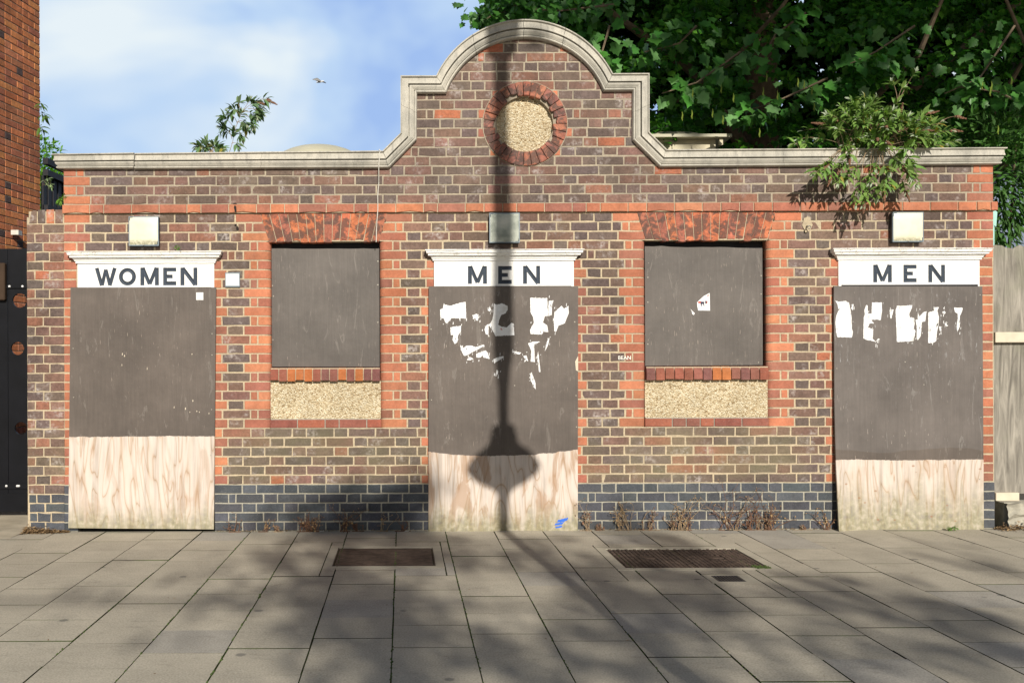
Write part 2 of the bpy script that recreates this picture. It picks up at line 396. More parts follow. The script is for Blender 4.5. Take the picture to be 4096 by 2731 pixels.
def prism(mb, P, y, dep, m, c, ins=.003, yj=.0015):
    cx = sum(p[0] for p in P)/len(P); cz = sum(p[1] for p in P)/len(P)
    yy = y + R.uniform(-yj, yj)
    inn = []
    for a, b in P:
        d = math.hypot(a-cx, b-cz) or 1; inn.append((a - (a-cx)/d*ins*1.3, yy + R.uniform(-.0008, .0008), b - (b-cz)/d*ins*1.3))
    i1 = mb.vs(inn); i2 = mb.vs([(a, yy + ins, b) for a, b in P]); i3 = mb.vs([(a, y + dep, b) for a, b in P])
    mb.face(i1, m, c); n = len(P)
    for k in range(n):
        q = (k+1) % n
        mb.face([i1[k], i2[k], i2[q], i1[q]], m, c); mb.face([i2[k], i3[k], i3[q], i2[q]], m, c)
JT = .011
def flem(mb, x0, x1, z0, z1, par, m, colf, y=0.0, closer=True):
    """Flemish bond; a row that starts with a header gets a closer so that joints never line up"""
    seq = [.2225, .1125] if par == 0 else [.1125] + ([.0575] if closer else []) + [.2225]
    x = x0; i = 0
    while x < x1 - .012:
        if i < len(seq): w = seq[i]
        else: w = .1125 if w > .2 else .2225
        if i > 2 and R.random() < .05: w = .1125
        xe = x + w
        if x1 - xe < .045: xe = x1
        brick(mb, x + JT/2*(x > x0), min(xe, x1) - JT/2*(xe < x1), z0 + JT/2, z1 - JT/2, m, colf(), y)
        x = xe; i += 1
# material slots of wall mesh: 0 dark 1 red 2 mortar 3 mortar up
wall = MB()
def mortar_row(x0, x1, z0, z1, m=2, y0=.0045, y1=.11): wall.box(x0, x1, y0, y1, z0, z1, m)
XL, XR = X_(147.5, 800), X_(2282.5, 800)
o1 = (X_(178), X_(492)); o2 = (X_(997), X_(1318)); o3 = (X_(1926), X_(2250))
w1 = (X_(622), X_(873)); w2 = (X_(1483), X_(1763))
PITCH = .075
def specrow(x0, x1, L, Rr, z0, z1, par, colf, mort=2, y=0.0, dm=0):
    """L,Rr lists of (width,kind) inward from each end; kind r red, d dark, j rounded jamb"""
    mortar_row(x0 + (.045 if L and L[0][1] == 'j' else 0), x1 - (.045 if Rr and Rr[0][1] == 'j' else 0), z0, z1, mort, y + .003, y + .11)
    if L and L[0][1] == 'j': rbrick(wall, x0+.0025, x0+.1, z0, z1, mort, (1,1,1), -1, y+.003)
    if Rr and Rr[0][1] == 'j': rbrick(wall, x1-.1, x1-.0025, z0, z1, mort, (1,1,1), 1, y+.003)
    a = x0
    for w, k in L:
        s_, e = a + (JT/2 if a > x0 else 0), a + w - JT/2
        if k == 'j': rbrick(wall, s_, e, z0+JT/2, z1-JT/2, 1, rcol(), -1, y)
        else: brick(wall, s_, e, z0+JT/2, z1-JT/2, 1 if k == 'r' else dm, rcol() if k == 'r' else colf(), y)
        a += w
    b = x1
    for w, k in Rr:
        e, s_ = b - (JT/2 if b < x1 else 0), b - w + JT/2
        if k == 'j': rbrick(wall, s_, e, z0+JT/2, z1-JT/2, 1, rcol(), 1, y)
        else: brick(wall, s_, e, z0+JT/2, z1-JT/2, 1 if k == 'r' else dm, rcol() if k == 'r' else colf(), y)
        b -= w
    if L: sw = sum(w for w, k in L); par = 0 if (abs(sw-.165) < .012 or abs(sw-.063) < .005) else 1
    if b - a > .02:
        flem(wall, a + (JT/2 if a > x0 else 0), b - (JT/2 if b < x1 else 0), z0, z1, par, dm, colf, y, not L)
dlow = lambda: dcol(.12, .012)
dmid = lambda: dcol(.10, .02)
for k in range(5, 34):
    z0, z1 = k*PITCH, (k+1)*PITCH; A = k % 2
    dr = [(.108, 'r')] if A else [(.063, 'r')]           # door jamb
    jw = [(.218, 'j')] if A else [(.105, 'j'), (.06, 'r')]  # window jamb from the opening inward
    if k <= 10:
        if k < 29: specrow(XL, o1[0], [(o1[0]-XL, 'r')], [], z0, z1, A, dlow)
        specrow(o1[1], o2[0], dr, dr, z0, z1, A, dlow)
        specrow(o2[1], o3[0], dr, dr, z0, z1, 1-A, dlow)
        specrow(o3[1], XR, [(XR-o3[1], 'r')], [], z0, z1, A, dlow)
    elif k <= 28:
        specrow(XL, o1[0], [(o1[0]-XL, 'r')], [], z0, z1, A, dmid)
        specrow(o1[1], w1[0], dr, jw, z0, z1, 1-A, dmid)
        specrow(w1[1], o2[0], jw, dr, z0, z1, 1-A, dmid)
        specrow(o2[1], w2[0], dr, jw, z0, z1, 1-A, dmid)
        specrow(w2[1], o3[0], jw, dr, z0, z1, 1-A, dmid)
        specrow(o3[1], XR, [(XR-o3[1], 'r')], [], z0, z1, A, dmid)
    else:
        ql = [(.215, 'r')] if A else [(.102, 'r'), (.062, 'r')]
        jj = jw if k <= 30 else ([(.225+.02*(33-k), 'r')] if A else [(.11+.02*(33-k), 'r'), (.06, 'r')])
        hl, hr = (w1[0], w1[1]) if k <= 30 else (w1[0]-.012-.026*(k-31), w1[1]+.0+.024*(k-31))
        gl, gr = (w2[0], w2[1]) if k <= 30 else (w2[0]-.0-.024*(k-31), w2[1]+.012+.024*(k-31))
        if k > 30: jj = [(.218, 'r')] if A else [(.105, 'r'), (.06, 'r')]
        if k == 29:
            specrow(XL, o1[0], [(o1[0]-XL, 'r')], [], z0, z1, A, dmid)
            specrow(o1[1], hl, [], jj, z0, z1, A, dmid)
            specrow(hr, o2[0], jj, [], z0, z1, 1-A, dmid)
            specrow(o2[1], gl, [], jj, z0, z1, A, dmid)
            specrow(gr, o3[0], jj, [], z0, z1, A, dmid)
            specrow(o3[1], XR, [(XR-o3[1], 'r')], [], z0, z1, A, dmid)
        else:
            specrow(XL, hl, ql, jj, z0, z1, 1-A, dmid)
            specrow(hr, gl, jj, jj, z0, z1, A, dmid)
            specrow(gr, XR, jj, ql, z0, z1, 1-A, dmid)
# rooms behind openings (dark brick backing)
wall.box(XL+.002, XR-.002, .115, .24, .01, 2.9, 2, (1,1,1))
# ---- parapet and gable
def gable_half(z):
    """half widths (left x, right x) of the brick between copings at height z"""
    yl = CY - (z-CH)/S
    def gx(pts):
        for (xa, ya), (xb, yb) in zip(pts, pts[1:]):
            if (ya >= yl >= yb): return xa + (xb-xa)*(ya-yl)/max(ya-yb, 1e-6)
        return None
    Lp = [(893, 385), (957, 321), (958, 215)]; Rp = [(1516, 385), (1453, 322), (1453, 208)]
    if yl > 385: return None
    if yl > 214: return X_(gx(Lp), yl), X_(gx(Rp) if gx(Rp) else 1453, yl)
    d = 194.7**2 - (yl-283)**2
    if d <= 0: return 0, 0
    h = math.sqrt(d); return X_(1206-h, yl), X_(1206+h, yl)
RC = W(1206, 285); RO, RI = 97*S, 64.5*S
PU = .0757
ztop = 34*PITCH + PITCH
for i in range(19):
    z0, z1 = ztop + i*PU, ztop + (i+1)*PU; zm = (z0+z1)/2; A = i % 2
    colf = (lambda: dcol(.20, .05)) if i > 3 else (lambda: dcol(.08, .015))
    if i < 4:
        ql = [(.215, 'r')] if not A else [(.102, 'r'), (.062, 'r')]
        specrow(XL, XR, ql, ql, z0, z1, A, colf, 3)
        continue
    g = gable_half(z0 + PU*.2)
    if not g or g[1]-g[0] < .02:
        continue
    a, b = g[0]-.035, g[1]+.035
    dz = abs(zm - RC[1])
    if dz < .285:
        h = math.sqrt(max(.285**2 - dz*dz, .0))
        if h > .02:
            specrow(a, RC[0]-h, [], [(.105, 'r')] if (A and R.random() < .9) else [], z0, z1, A, colf, 3)
            specrow(RC[0]+h, b, [(.105, 'r')] if (A and R.random() < .9) else [], [], z0, z1, A, colf, 3)
            continue
    specrow(a, b, [], [], z0, z1, A, colf, 3)
    if False: pass
LOC = (X_(1215), .1, 0)
bld = thing('toilet_block', 'single storey brown and red brick public toilet block with curved stone-capped gable', 'building', LOC)
wo = wall.build('brick_wall', [M['dark'], M['red'], M['mortar'], M['mortar_up']], bld)
# plinth
for a, b in ((XL-.003, o1[0]), (o1[1], o2[0]), (o2[1], o3[0]), (o3[1], XR+.003)):
    pl = MB()
    for k in range(5):
        z0, z1 = k*PITCH, (k+1)*PITCH
        pl.box(a+.001, b-.001, .002, .11, z0 - (.05 if k == 0 else 0), z1, 1)
        flem(pl, a, b, z0, z1, k % 2, 0, lambda: jc(R.choice(BLUE)), -.003)
    pl.build('plinth', [M['blue'], M['mortar_grey']], bld)
# string course
sc = MB(); z0, z1 = 34*PITCH, 35*PITCH
sc.box(XL-.006, XR+.02, -.016, .112, z0+.003, z1-.002, 1)
x = XL-.008; i = 0
while x < XR+.024:
    w = R.choice([.2225, .1125, .2225, .1125, .2225, .15]); xe = min(x+w, XR+.026)
    if XR+.026-xe < .05: xe = XR+.026
    P = [(x+.004, z0+.004), ((x+xe)/2, z0+.004+R.uniform(-.002,.002)), (xe-.004, z0+.004), (xe-.004, z1-.004), (x+.004, z1-.004)]
    if R.random() < .25: P[1] = ((x+xe)/2, z0+.012)
    prism(sc, P, -.026, .05, 0, rcol()); x = xe; i += 1
sc.build('string_course', [M['red'], M['mortar']], bld)
# ---- coping
prof = [(-.0, .072), (.06, .072), (.075, .069), (.09, .058), (.13, .056), (.30, .058), (.44, .062), (.465, .062), (.472, .024), (.535, .024), (.545, .052), (.62, .052), (.70, .046), (.78, .038), (.805, .037), (.812, .020), (.848, .020), (.856, .044), (.93, .044), (.96, .040), (1.0, .026)]
def lin(a, b, t): return a + (b-a)*t
stations = []   # (outer D, inner D, joint_before, xpush)
OUT = [(118+29, 353), (308, 350.5), (600, 348.5), (879, 346), (920, 305), (920, 240), (920, 173.5), (1002, 173.5)]
INN = [(147.5, 388.5), (308, 387.5), (600, 387), (893.5, 386.3), (957, 321.5), (957.5, 260), (958, 214.5), (1025, 214.5)]
for o, i_ in zip(OUT, INN): stations.append([o, i_])
NA = 36
def arc_pt(cx, cy, r, xa, ya, xb, yb, t):
    a0 = math.atan2(cy-ya, xa-cx); a1 = math.atan2(cy-yb, xb-cx); a = a0 + (a1-a0)*t
    rr = lin(math.hypot(xa-cx, ya-cy), math.hypot(xb-cx, yb-cy), t)
    rr = rr if r is None else r
    return (cx + rr*math.cos(a), cy - rr*math.sin(a))
for k in range(1, NA):
    t = k/NA
    stations.append([arc_pt(1206, 270, 225.8, 1002, 173, 1408, 169, t), arc_pt(1206, 283, 194.7, 1025, 214.5, 1386, 209, t)])
for o, i_ in zip([(1408, 168.5), (1492, 168), (1492, 240), (1492, 303), (1532, 343), (1800, 341.5), (2060, 340), (2283, 338.5)],
                 [(1386, 209.5), (1453, 209), (1453, 260), (1453, 322), (1516, 384), (1800, 382), (2060, 380), (2283, 378)]): stations.append([o, i_])
def station_pts(o, i_, shrink=1.0, jag=0.0):
    ox, oz = W(o[0], o[1], -.072); ix, iz = W(i_[0], i_[1], -.026)
    L = math.hypot(ox-ix, oz-iz)
    pts = []
    for t, pr in prof:
        p = pr*shrink - (0 if shrink == 1 else .004)
        tt = t if shrink == 1 else .03 + t*.94
        pts.append([lin(ox, ix, tt), -p, lin(oz, iz, tt)])
    return pts
cp = MB()
def sweep(mb, rows, m, c, capa=True, capb=True):
    rings = []
    for pts in rows:
        full = [[pts[0][0], .26, pts[0][2]]] + pts + [[pts[-1][0], .02, pts[-1][2]]]
        rings.append(mb.vs(full))
    for a, b in zip(rings, rings[1:]):
        for k in range(len(a)-1): mb.face([a[k], b[k], b[k+1], a[k+1]], m, c)
    if capa: mb.face(rings[0], m, c)
    if capb: mb.face(rings[-1][::-1], m, c)
rows = [station_pts(o, i_) for o, i_ in stations]
def ret(rows0, side):
    """mitred return round the corner of the building"""
    base = XL if side < 0 else XR
    mit = [[base + side*(-p[1]), p[1], p[2]] for p in rows0]
    back = [[base + side*(-p[1]), .26, p[2]] for p in rows0]
    return mit, back
mitL, backL = ret(rows[0], -1); mitR, backR = ret(rows[-1], 1)
joints = {1: .006, 2: .002, 3: .003, 5: .002, 7: .003, 7+9: .003, 7+18: .0035, 7+25: .0035, 7+NA: .003, 7+NA+2: .002, 7+NA+4: .002, 7+NA+5: .002, 7+NA+6: .002}
seg = [mitL]
allrows = rows + [mitR]
def shift(pa, pb, g, jag):
    # move station pa toward pb by g with a little unevenness
    out = []
    for n_, (p, q) in enumerate(zip(pa, pb)):
        d = Vector(q) - Vector(p); L = d.length or 1; d /= L
        out.append(list(Vector(p) + d*(g + jag[n_])))
    return out
jags = {}
for idx in joints:
    a = 0; jl = []
    for _ in prof: a = .6*a + R.uniform(-.0035, .0035); jl.append(a)
    jags[idx] = jl
for i in range(len(rows)):
    if i in joints and i > 0:
        j = jags[i]; g = joints[i]
        nj = [-v for v in j]
        seg.append(shift(rows[i], rows[i-1], g/2, nj)); k_ = jc((1,1,1), .05)
        sweep(cp, seg, 0, k_)
        nxt = rows[i+1] if i+1 < len(rows) else mitR
        seg = [shift(rows[i], nxt, g/2, j)]
        if i == 1: seg = [[ [p[0], p[1]+.004, p[2]-.003] for p in seg[0]]]
    else: seg.append(rows[i])
seg.append(mitR); sweep(cp, seg, 0, (1,1,1))
for mit, back in ((mitL, backL), (mitR, backR)):
    a = cp.vs(mit); b = cp.vs(back)
    for k in range(len(a)-1): cp.face([a[k], a[k+1], b[k+1], b[k]], 0)
    cp.face(b, 0)
    cp.poly([mit[0], back[0], (rows[0 if mit is mitL else -1][0][0], .26, mit[0][2])], 0)
    e = [(mit[-1][0], mit[-1][1], mit[-1][2]), (back[-1][0], .26, back[-1][2]), (XL+.01 if mit is mitL else XR-.01, .26, back[-1][2]), (XL+.01 if mit is mitL else XR-.01, -.01, back[-1][2])]
    cp.poly(e, 0)
core = [station_pts(o, i_, .25) for o, i_ in stations]; sweep(cp, core, 1, (1,1,1))
cp.build('coping', [M['stone'], m_simple('dark_joint', (.05,.045,.04), .95)], bld)
# brick backing of gable
gb = MB()
gp = [W(893, 385), W(957, 321), W(958, 215), W(1025, 214)] + [W(*arc_pt(1206, 283, 194.7, 1025, 214.5, 1386, 209, k/20)) for k in range(1, 20)] + [W(1386, 209), W(1453, 209), W(1453, 322), W(1516, 385)]
f0 = gb.vs([(a, .115, b) for a, b in gp]); f1 = gb.vs([(a, .25, b) for a, b in gp])
gb.face(f0); gb.face(f1[::-1])
for k in range(len(f0)): q = (k+1) % len(f0); gb.face([f0[k], f0[q], f1[q], f1[k]])
gb.build('gable_backing', [M['mortar_up']], bld)
# roof and sides
rf = MB(); rf.box(XL+.01, XR-.01, .24, 4.2, 2.55, 2.72)
rf.build('roof', [M['felt']], bld)
sd = MB(); sd.box(XL+.004, XL+.22, .241, 4.2, 0, 2.9); sd.box(XR-.22, XR-.004, .241, 4.2, 0, 2.9); sd.box(XL+.01, XR-.01, 4.0, 4.201, 0, 2.95)
sd.build('side_wall', [M['render_side']], bld)
# ---- arches
def arch(tl, tr, bl, br, n, zt, zb, name):
    mb = MB(); x0t, x1t, x0b, x1b = X_(tl, 490), X_(tr, 490), X_(bl, 555), X_(br, 555)
    mb.poly([(x0b, -.001, zb+.006), (x1b, -.001, zb+.006), (x1t, -.001, zt-.001), (x0t, -.001, zt-.001)], 1)
    mb.poly([(x0b, -.001, zb+.006), (x1b, -.001, zb+.006), (x1b, .11, zb+.006), (x0b, .11, zb+.006)], 1)
    for i in range(n):
        a, b = i/n, (i+1)/n; g = .0022
        cb, ct = lin(x0b, x1b, a)+g, lin(x0t, x1t, a)+g; db, dt = lin(x0b, x1b, b)-g, lin(x0t, x1t, b)-g
        zz = zb + R.uniform(-.004, .004) + (.014 if R.random() < .25 else 0)
        P = [(cb, zz), (lin(cb, db, .5), zz + R.uniform(-.006, .006)), (db, zz + R.uniform(-.004, .004)), (dt, zt-.002), (ct, zt-.002)]
        prism(mb, P, -.006 + R.uniform(-.002, .002), .12, 0, jc(R.choice([(.42,.13,.07), (.46,.145,.07), (.33,.115,.075), (.38,.13,.08)]), .15), .003)
    return mb.build(name, [M['arch'], M['mortar']], bld)
arch(598, 889, 618, 871, 14, 2.55, 2.318, 'window_arch')
arch(1463, 1781, 1482, 1763, 15, 2.55, 2.318, 'window_arch')
# ---- window infill: sill, pebbledash, band
for (a, b), n in ((w1, 13), (w2, 13)):
    sl = MB(); zt, zb = 1.312, 1.203; wd = (b-a+.004)/n
    sl.box(a+.002, b-.002, -.012, .11, zb+.006, zt-.004, 1)
    for i in range(n):
        xa, xb = a-.002+wd*i+.0035, a-.002+wd*(i+1)-.0035
        pts = [(-.03+R.uniform(-.002,.002), zb + (R.uniform(0, .012) if R.random() < .3 else 0))]
        for k in range(6): t = k/5*math.pi/2; pts.append((-.03 + .05 - .05*math.cos(t), zt-.05+.05*math.sin(t)))
        pts.append((.1, zt)); c = jc(R.choice([(.22,.085,.065), (.19,.08,.07), (.26,.09,.06), (.42,.14,.05)]), .12)
        i0 = sl.vs([(xa, p, q) for p, q in pts]); i1 = sl.vs([(xb, p, q) for p, q in pts])
        for k in range(len(pts)-1): sl.face([i0[k], i1[k], i1[k+1], i0[k+1]], 0, c)
        sl.face(i0 + sl.vs([(xa, .1, zb)]), 0, c); sl.face((i1 + sl.vs([(xb, .1, zb)]))[::-1], 0, c)
        sl.poly([(xa, pts[0][0], pts[0][1]), (xb, pts[0][0], pts[0][1]), (xb, .1, zb), (xa, .1, zb)], 0, c)
    sl.build('window_sill', [m_brick('glazed_sill_brick', .05, fine=(.85,1.15)) if n == 13 and a == w1[0] else bpy.data.materials['glazed_sill_brick'], M['mortar']], bld)
    pb = MB(); pb.box(a-.004, b+.004, .012, .1, .9, 1.206, 0)
    pb.build('pebbledash_panel', [M['pebble']], bld)
    bd = MB(); bd.box(a, b, .004, .1, .825, .9005, 1)
    x = a-.01
    while x < b+.01:
        w = R.choice([.2225, .1125, .15]); xe = min(x+w, b+.012)
        if b+.012-xe < .05: xe = b+.012
        P = [(x+.004, .83), (xe-.004, .83), (xe-.004, .893), (x+.004, .893)]
        prism(bd, P, -.005, .05, 0, jc(R.choice([(.25,.09,.065), (.30,.10,.065), (.20,.085,.065)]))); x = xe
    bd.build('window_band', [M['red'], M['mortar_grey']], bld)
    # black backing inside the opening; its colour stands in for the shade there
    bk = MB(); bk.box(a-.002, b+.002, .100, .113, 1.30, 2.33); bk.build('recess_shade_sheet', [M['black_wood']], bld)
# ---- roundel
rg = MB(); n = 31
rg_pts = []
def rp(r, a): return (RC[0] + r*math.cos(a), RC[1] + r*math.sin(a))
ring0 = rg.vs([(rp(RO+.004, 2*math.pi*k/64)[0], -.004, rp(RO+.004, 2*math.pi*k/64)[1]) for k in range(64)])
ring1 = rg.vs([(rp(RI+.004, 2*math.pi*k/64)[0], .022, rp(RI, 2*math.pi*k/64)[1]) for k in range(64)])
ring2 = rg.vs([(rp(RI, 2*math.pi*k/64)[0], .10, rp(RI, 2*math.pi*k/64)[1]) for k in range(64)])
ring3 = rg.vs([(rp(RO+.006, 2*math.pi*k/64)[0], .01, rp(RO+.006, 2*math.pi*k/64)[1]) for k in range(64)])
for k in range(64):
    q = (k+1) % 64; rg.face([ring0[k], ring0[q], ring1[q], ring1[k]], 1); rg.face([ring1[k], ring1[q], ring2[q], ring2[k]], 1); rg.face([ring3[k], ring3[q], ring0[q], ring0[k]], 1)
for i in range(n):
    a0, a1 = 2*math.pi*i/n, 2*math.pi*(i+1)/n; g = .0018
    am = (a0+a1)/2; deg = math.degrees(am) % 360
    broken = (deg < 75 or 165 < deg < 215 or deg > 330 or 95 < deg < 130)
    rin = RI + (R.uniform(.006, .030) if broken and R.random() < .75 else R.uniform(-.002, .002))
    m_ = (RO+rin)/2
    P = []
    for r, a, gg in ((rin + R.uniform(0, .008 if broken else 0), a0, g/rin), (rin, am, 0), (rin + R.uniform(0, .01 if broken else 0), a1, -g/rin), (RO-.002, a1, -g/RO), (RO-.001, am, 0), (RO-.002, a0, g/RO)):
        P.append(rp(r, a+gg))
    yb = -.016 + (R.uniform(.0, .014) if broken else R.uniform(-.002, .002))
    prism(rg, P, yb, .10, 0, jc(R.choice([(.30,.12,.085), (.34,.13,.085), (.25,.105,.085), (.38,.15,.095)]), .15), .004)
rg.build('roundel_ring', [M['arch'], M['mortar_up']], bld)
rd = MB()
cen = rd.vs([(RC[0], .048, RC[1])])[0]; rr = []
for f in (.35, .7, 1.0):
    rr.append(rd.vs([(rp(RI*1.03*f, 2*math.pi*k/48)[0], .048 + .012*f*f, rp(RI*1.03*f, 2*math.pi*k/48)[1]) for k in range(48)]))
for k in range(48):
    q = (k+1) % 48; rd.face([cen, rr[0][k], rr[0][q]]); rd.face([rr[0][k], rr[1][k], rr[1][q], rr[0][q]]); rd.face([rr[1][k], rr[2][k], rr[2][q], rr[1][q]])
rd.build('roundel_panel', [M['pebble']], bld, smooth=True)
# ---- door heads with incised letters
def stroke(mb, x0, z0, x1, z1, w0, w1, y, dep, m=1):
    """closed V-shaped cutter for one stroke of an incised letter"""
    d = Vector((x1-x0, z1-z0)); L = d.length; d /= L; nrm = Vector((-d.y, d.x)); h = w0/2; h1 = w1/2
    a, b = Vector((x0, z0)), Vector((x1, z1))
    p = [a + nrm*h, a - nrm*h, b - nrm*h1, b + nrm*h1]; e = min(h, L*.3)
    ma, mb_ = a + d*e, b - d*e
    f = mb.vs([(q.x, y-.006, q.y) for q in p]); o = mb.vs([(q.x, y, q.y) for q in p] + [(ma.x, y+dep, ma.y), (mb_.x, y+dep, mb_.y)])
    mb.face([o[0], o[3], o[5], o[4]], m); mb.face([o[1], o[4], o[5], o[2]], m); mb.face([o[0], o[4], o[1]], m); mb.face([o[2], o[5], o[3]], m)
    for k in range(4): q = (k+1) % 4; mb.face([f[k], f[q], o[q], o[k]], m)
    mb.face(f[::-1], m)
def glyph(ch, xa, xb, zt, zb, y):
    w = .032; h = w/2; mb = MB(); dp = .013
    L, Rr, T, B = xa, xb, zt, zb; mx = (L+Rr)/2
    def s_(x0, z0, x1, z1, wa=w, wb=None): stroke(mb, x0, z0, x1, z1, wa, wb or wa, y, dp + R.uniform(-.0003, .0003))
    if ch == 'M':
        s_(L+h, B, L+h, T); s_(Rr-h, B, Rr-h, T-.0004); s_(L+h*1.2, T-.001, mx-.0008, B+h*.6, w*.95, w*.9); s_(Rr-h*1.2, T-.0013, mx+.0008, B+h*.63, w*.95, w*.9)
    elif ch == 'W':
        a = (Rr-L)
        s_(L+h*.9, T, L+a*.31, B, w*.95, w*.9); s_(mx-.001, T-h*.8, L+a*.33, B+.002, w*.8, w*.9); s_(mx+.0013, T-h*.83, L+a*.69, B+.0023, w*.8, w*.9); s_(Rr-h*.9, T-.0004, L+a*.685, B+.0005, w*.95, w*.9)
    elif ch == 'E':
        s_(L+h, B, L+h, T); s_(L+.004, T-h-.0006, Rr, T-h-.0006); s_(L+.0052, (T+B)/2, Rr-(Rr-L)*.28, (T+B)/2, w*.95); s_(L+.0046, B+h+.0005, Rr-.0003, B+h+.0005)
    elif ch == 'N':
        s_(L+h, B, L+h, T); s_(Rr-h, B+.0004, Rr-h, T-.0004); s_(L+h*1.1, T-.004, Rr-h*1.1, B+.004)
    elif ch == 'O':
        n = 36; rx, rz = (Rr-L)/2, (T-B)/2; cx, cz = mx, (T+B)/2; rs = []
        for f, yy in ((0, y-.006), (0, y), (h, y+dp), (w, y), (w, y-.006)):
            rs.append(mb.vs([(cx + (rx-f)*math.cos(2*math.pi*k/n), yy, cz + (rz-f)*math.sin(2*math.pi*k/n)) for k in range(n)]))
        rs.append(rs[0])
        for a, b in zip(rs, rs[1:]):
            for k in range(n): mb.face([a[(k+1) % n], a[k], b[k], b[(k+1) % n]], 1)
    return mb
def incise(pan, cutters):
    """cut the letters into the panel; returns the grooves as meshes of their own"""
    import bmesh
    tmp = []
    for ch, g, bx in cutters:
        c = g.build('cutter', [M['white'], M['letter']])
        b_ = bmesh.new(); b_.from_mesh(c.data); bmesh.ops.remove_doubles(b_, verts=b_.verts, dist=1e-7)
        bmesh.ops.recalc_face_normals(b_, faces=b_.faces); b_.to_mesh(c.data); b_.free(); tmp.append(c)
        md = pan.modifiers.new('cut', 'BOOLEAN'); md.operation = 'DIFFERENCE'; md.solver = 'EXACT'; md.use_self = True; md.object = c
    dg = bpy.context.evaluated_depsgraph_get(); dg.update()
    me = bpy.data.meshes.new_from_object(pan.evaluated_get(dg))
    pan.modifiers.clear()
    for c in tmp: bpy.data.objects.remove(c, do_unlink=True)
    outs = []
    for ch, g, (xa, xb) in cutters:
        b_ = bmesh.new(); b_.from_mesh(me)
        dele = [f for f in b_.faces if not (f.material_index == 1 and xa-.01 < f.calc_center_median().x < xb+.01)]
        bmesh.ops.delete(b_, geom=dele, context='FACES')
        for f in b_.faces: f.material_index = 0
        m2 = bpy.data.meshes.new('letter'); b_.to_mesh(m2); b_.free()
        m2.materials.append(M['letter']); o = bpy.data.objects.new('letter', m2); COL.objects.link(o); attach(o, pan)
        o['label'] = 'grey incised letter %s' % ch; outs.append(o)
    b_ = bmesh.new(); b_.from_mesh(me); bmesh.ops.delete(b_, geom=[f for f in b_.faces if f.material_index == 1], context='FACES')
    b_.to_mesh(me); b_.free()
    me.materials.clear(); me.materials.append(M['white']); pan.data = me
    return outs
def door_head(px0, px1, cx0, cx1, cyt, cyb, pyb, letters, word):
    x0, zt = W(px0, cyb, -.012); x1, zb = W(px1, pyb + 8, -.012)
    yp = -.012
    mb = MB()
    mb.box(x0, x1, yp, .11, zb, zt+.01, 0)
    pan = mb.build('door_lintel', [M['white'], M['letter']], bld); pan['label'] = 'white painted door head reading %s' % word
    cuts = []
    for ch, xa, xb, yt, yb2 in letters:
        xw0, zt2 = W(xa, yt, yp); xw1, zb2 = W(xb, yb2, yp)
        cuts.append((ch, glyph(ch, xw0, xw1, zt2, zb2, yp), (xw0, xw1)))
    incise(pan, cuts)
    # cornice profile
    zc1 = W(cx0, cyt, -.08)[1]; zc0 = W(cx0, cyb, -.02)[1]; H = zc1-zc0
    pr = [(0, .014), (0, .024), (.16, .024), (.17, .030), (.3, .034), (.42, .046), (.46, .05), (.48, .060), (.6, .062), (.66, .066), (.68, .074), (.9, .078), (.93, .085), (1, .085)]
    b0 = x0; b1 = x1; cm = MB()
    def ring(side, back=False):
        b = b0 if side < 0 else b1
        return [((b + side*(p-.012)), (.0 if back else -p), zc0 + t*H + (R.uniform(-.0015, .0015) if t > .9 else 0)) for t, p in pr]
    a0, a1, a2, a3 = ring(-1, True), ring(-1), ring(1), ring(1, True)
    # subdivide the front for slight unevenness
    fr = []
    for k in range(13):
        t = k/12; row = []
        for p, q in zip(a1, a2):
            row.append((lin(p[0], q[0], t), p[1] + R.uniform(-.001, .001), lin(p[2], q[2], t) + R.uniform(-.0012, .0012)))
        fr.append(row)
    rws = [a0] + fr + [a3]; ids = [cm.vs(r_) for r_ in rws]
    for a, b in zip(ids, ids[1:]):
        for k in range(len(a)-1): cm.face([a[k], b[k], b[k+1], a[k+1]])
    cm.poly([a0[-1]] + [r_[-1] for r_ in fr] + [a3[-1]])
    cm.poly([a0[0], fr[0][0], fr[-1][0], a3[0]])
    cm.build('cornice', [M['white']], pan)
    return pan
door_head(178, 492, 164, 502, 577, 605, 659, [('W',218,268,615.5,656),('O',273,312.5,615.5,656),('M',322.3,365,614.6,655.5),('E',374.6,405,614.6,655.5),('N',414.3,453.5,614.6,655.5)], 'WOMEN')
door_head(997, 1318, 983, 1330, 573, 599, 657, [('M',1074.6,1118.5,611,652),('E',1144,1175.4,611,652),('N',1201.2,1240.7,610.5,652)], 'MEN')
door_head(1926, 2250, 1915, 2267, 570, 597, 657, [('M',2005.5,2048.5,608,648.4),('E',2075,2105.4,608,648.4),('N',2132,2170.7,608,648.4)], 'MEN')
# roof domes
dm = MB(); cx, cy = -.80, 1.55
dm.lathe(cx, cy, [(.47, 3.12), (.47, 3.2)] + [(.47*math.cos(t), 3.2+.235*math.sin(t)) for t in [i*math.pi/2/9 for i in range(1, 9)]] + [(.01, 3.435)], 36)
dm.box(cx-.5, cx+.5, cy-.5, cy+.5, 2.721, 3.13)
d1 = dm.build('roof_dome', [M['dome']], bld, smooth=False); d1['label'] = 'shallow grey dome on the roof left of the gable'
dm = MB(); cx, cy = 2.55, 1.55
zf = W(1600, 338, 1.5)[1]
dm.lathe(cx, cy, [(.42, zf+.01), (.42, zf+.04)] + [(.42*math.cos(t), zf+.04+.075*math.sin(t)) for t in [i*math.pi/2/8 for i in range(1, 8)]] + [(.01, zf+.115)], 36)
P4 = [(cx-.48, cy-.5), (cx+.46, cy-.5), (cx+.52, cy+.5), (cx-.48, cy+.5)]
a = dm.vs([(p, q, zf-.005) for p, q in P4]); b = dm.vs([(p, q, zf+.022) for p, q in P4]); dm.face(b); dm.face(a[::-1])
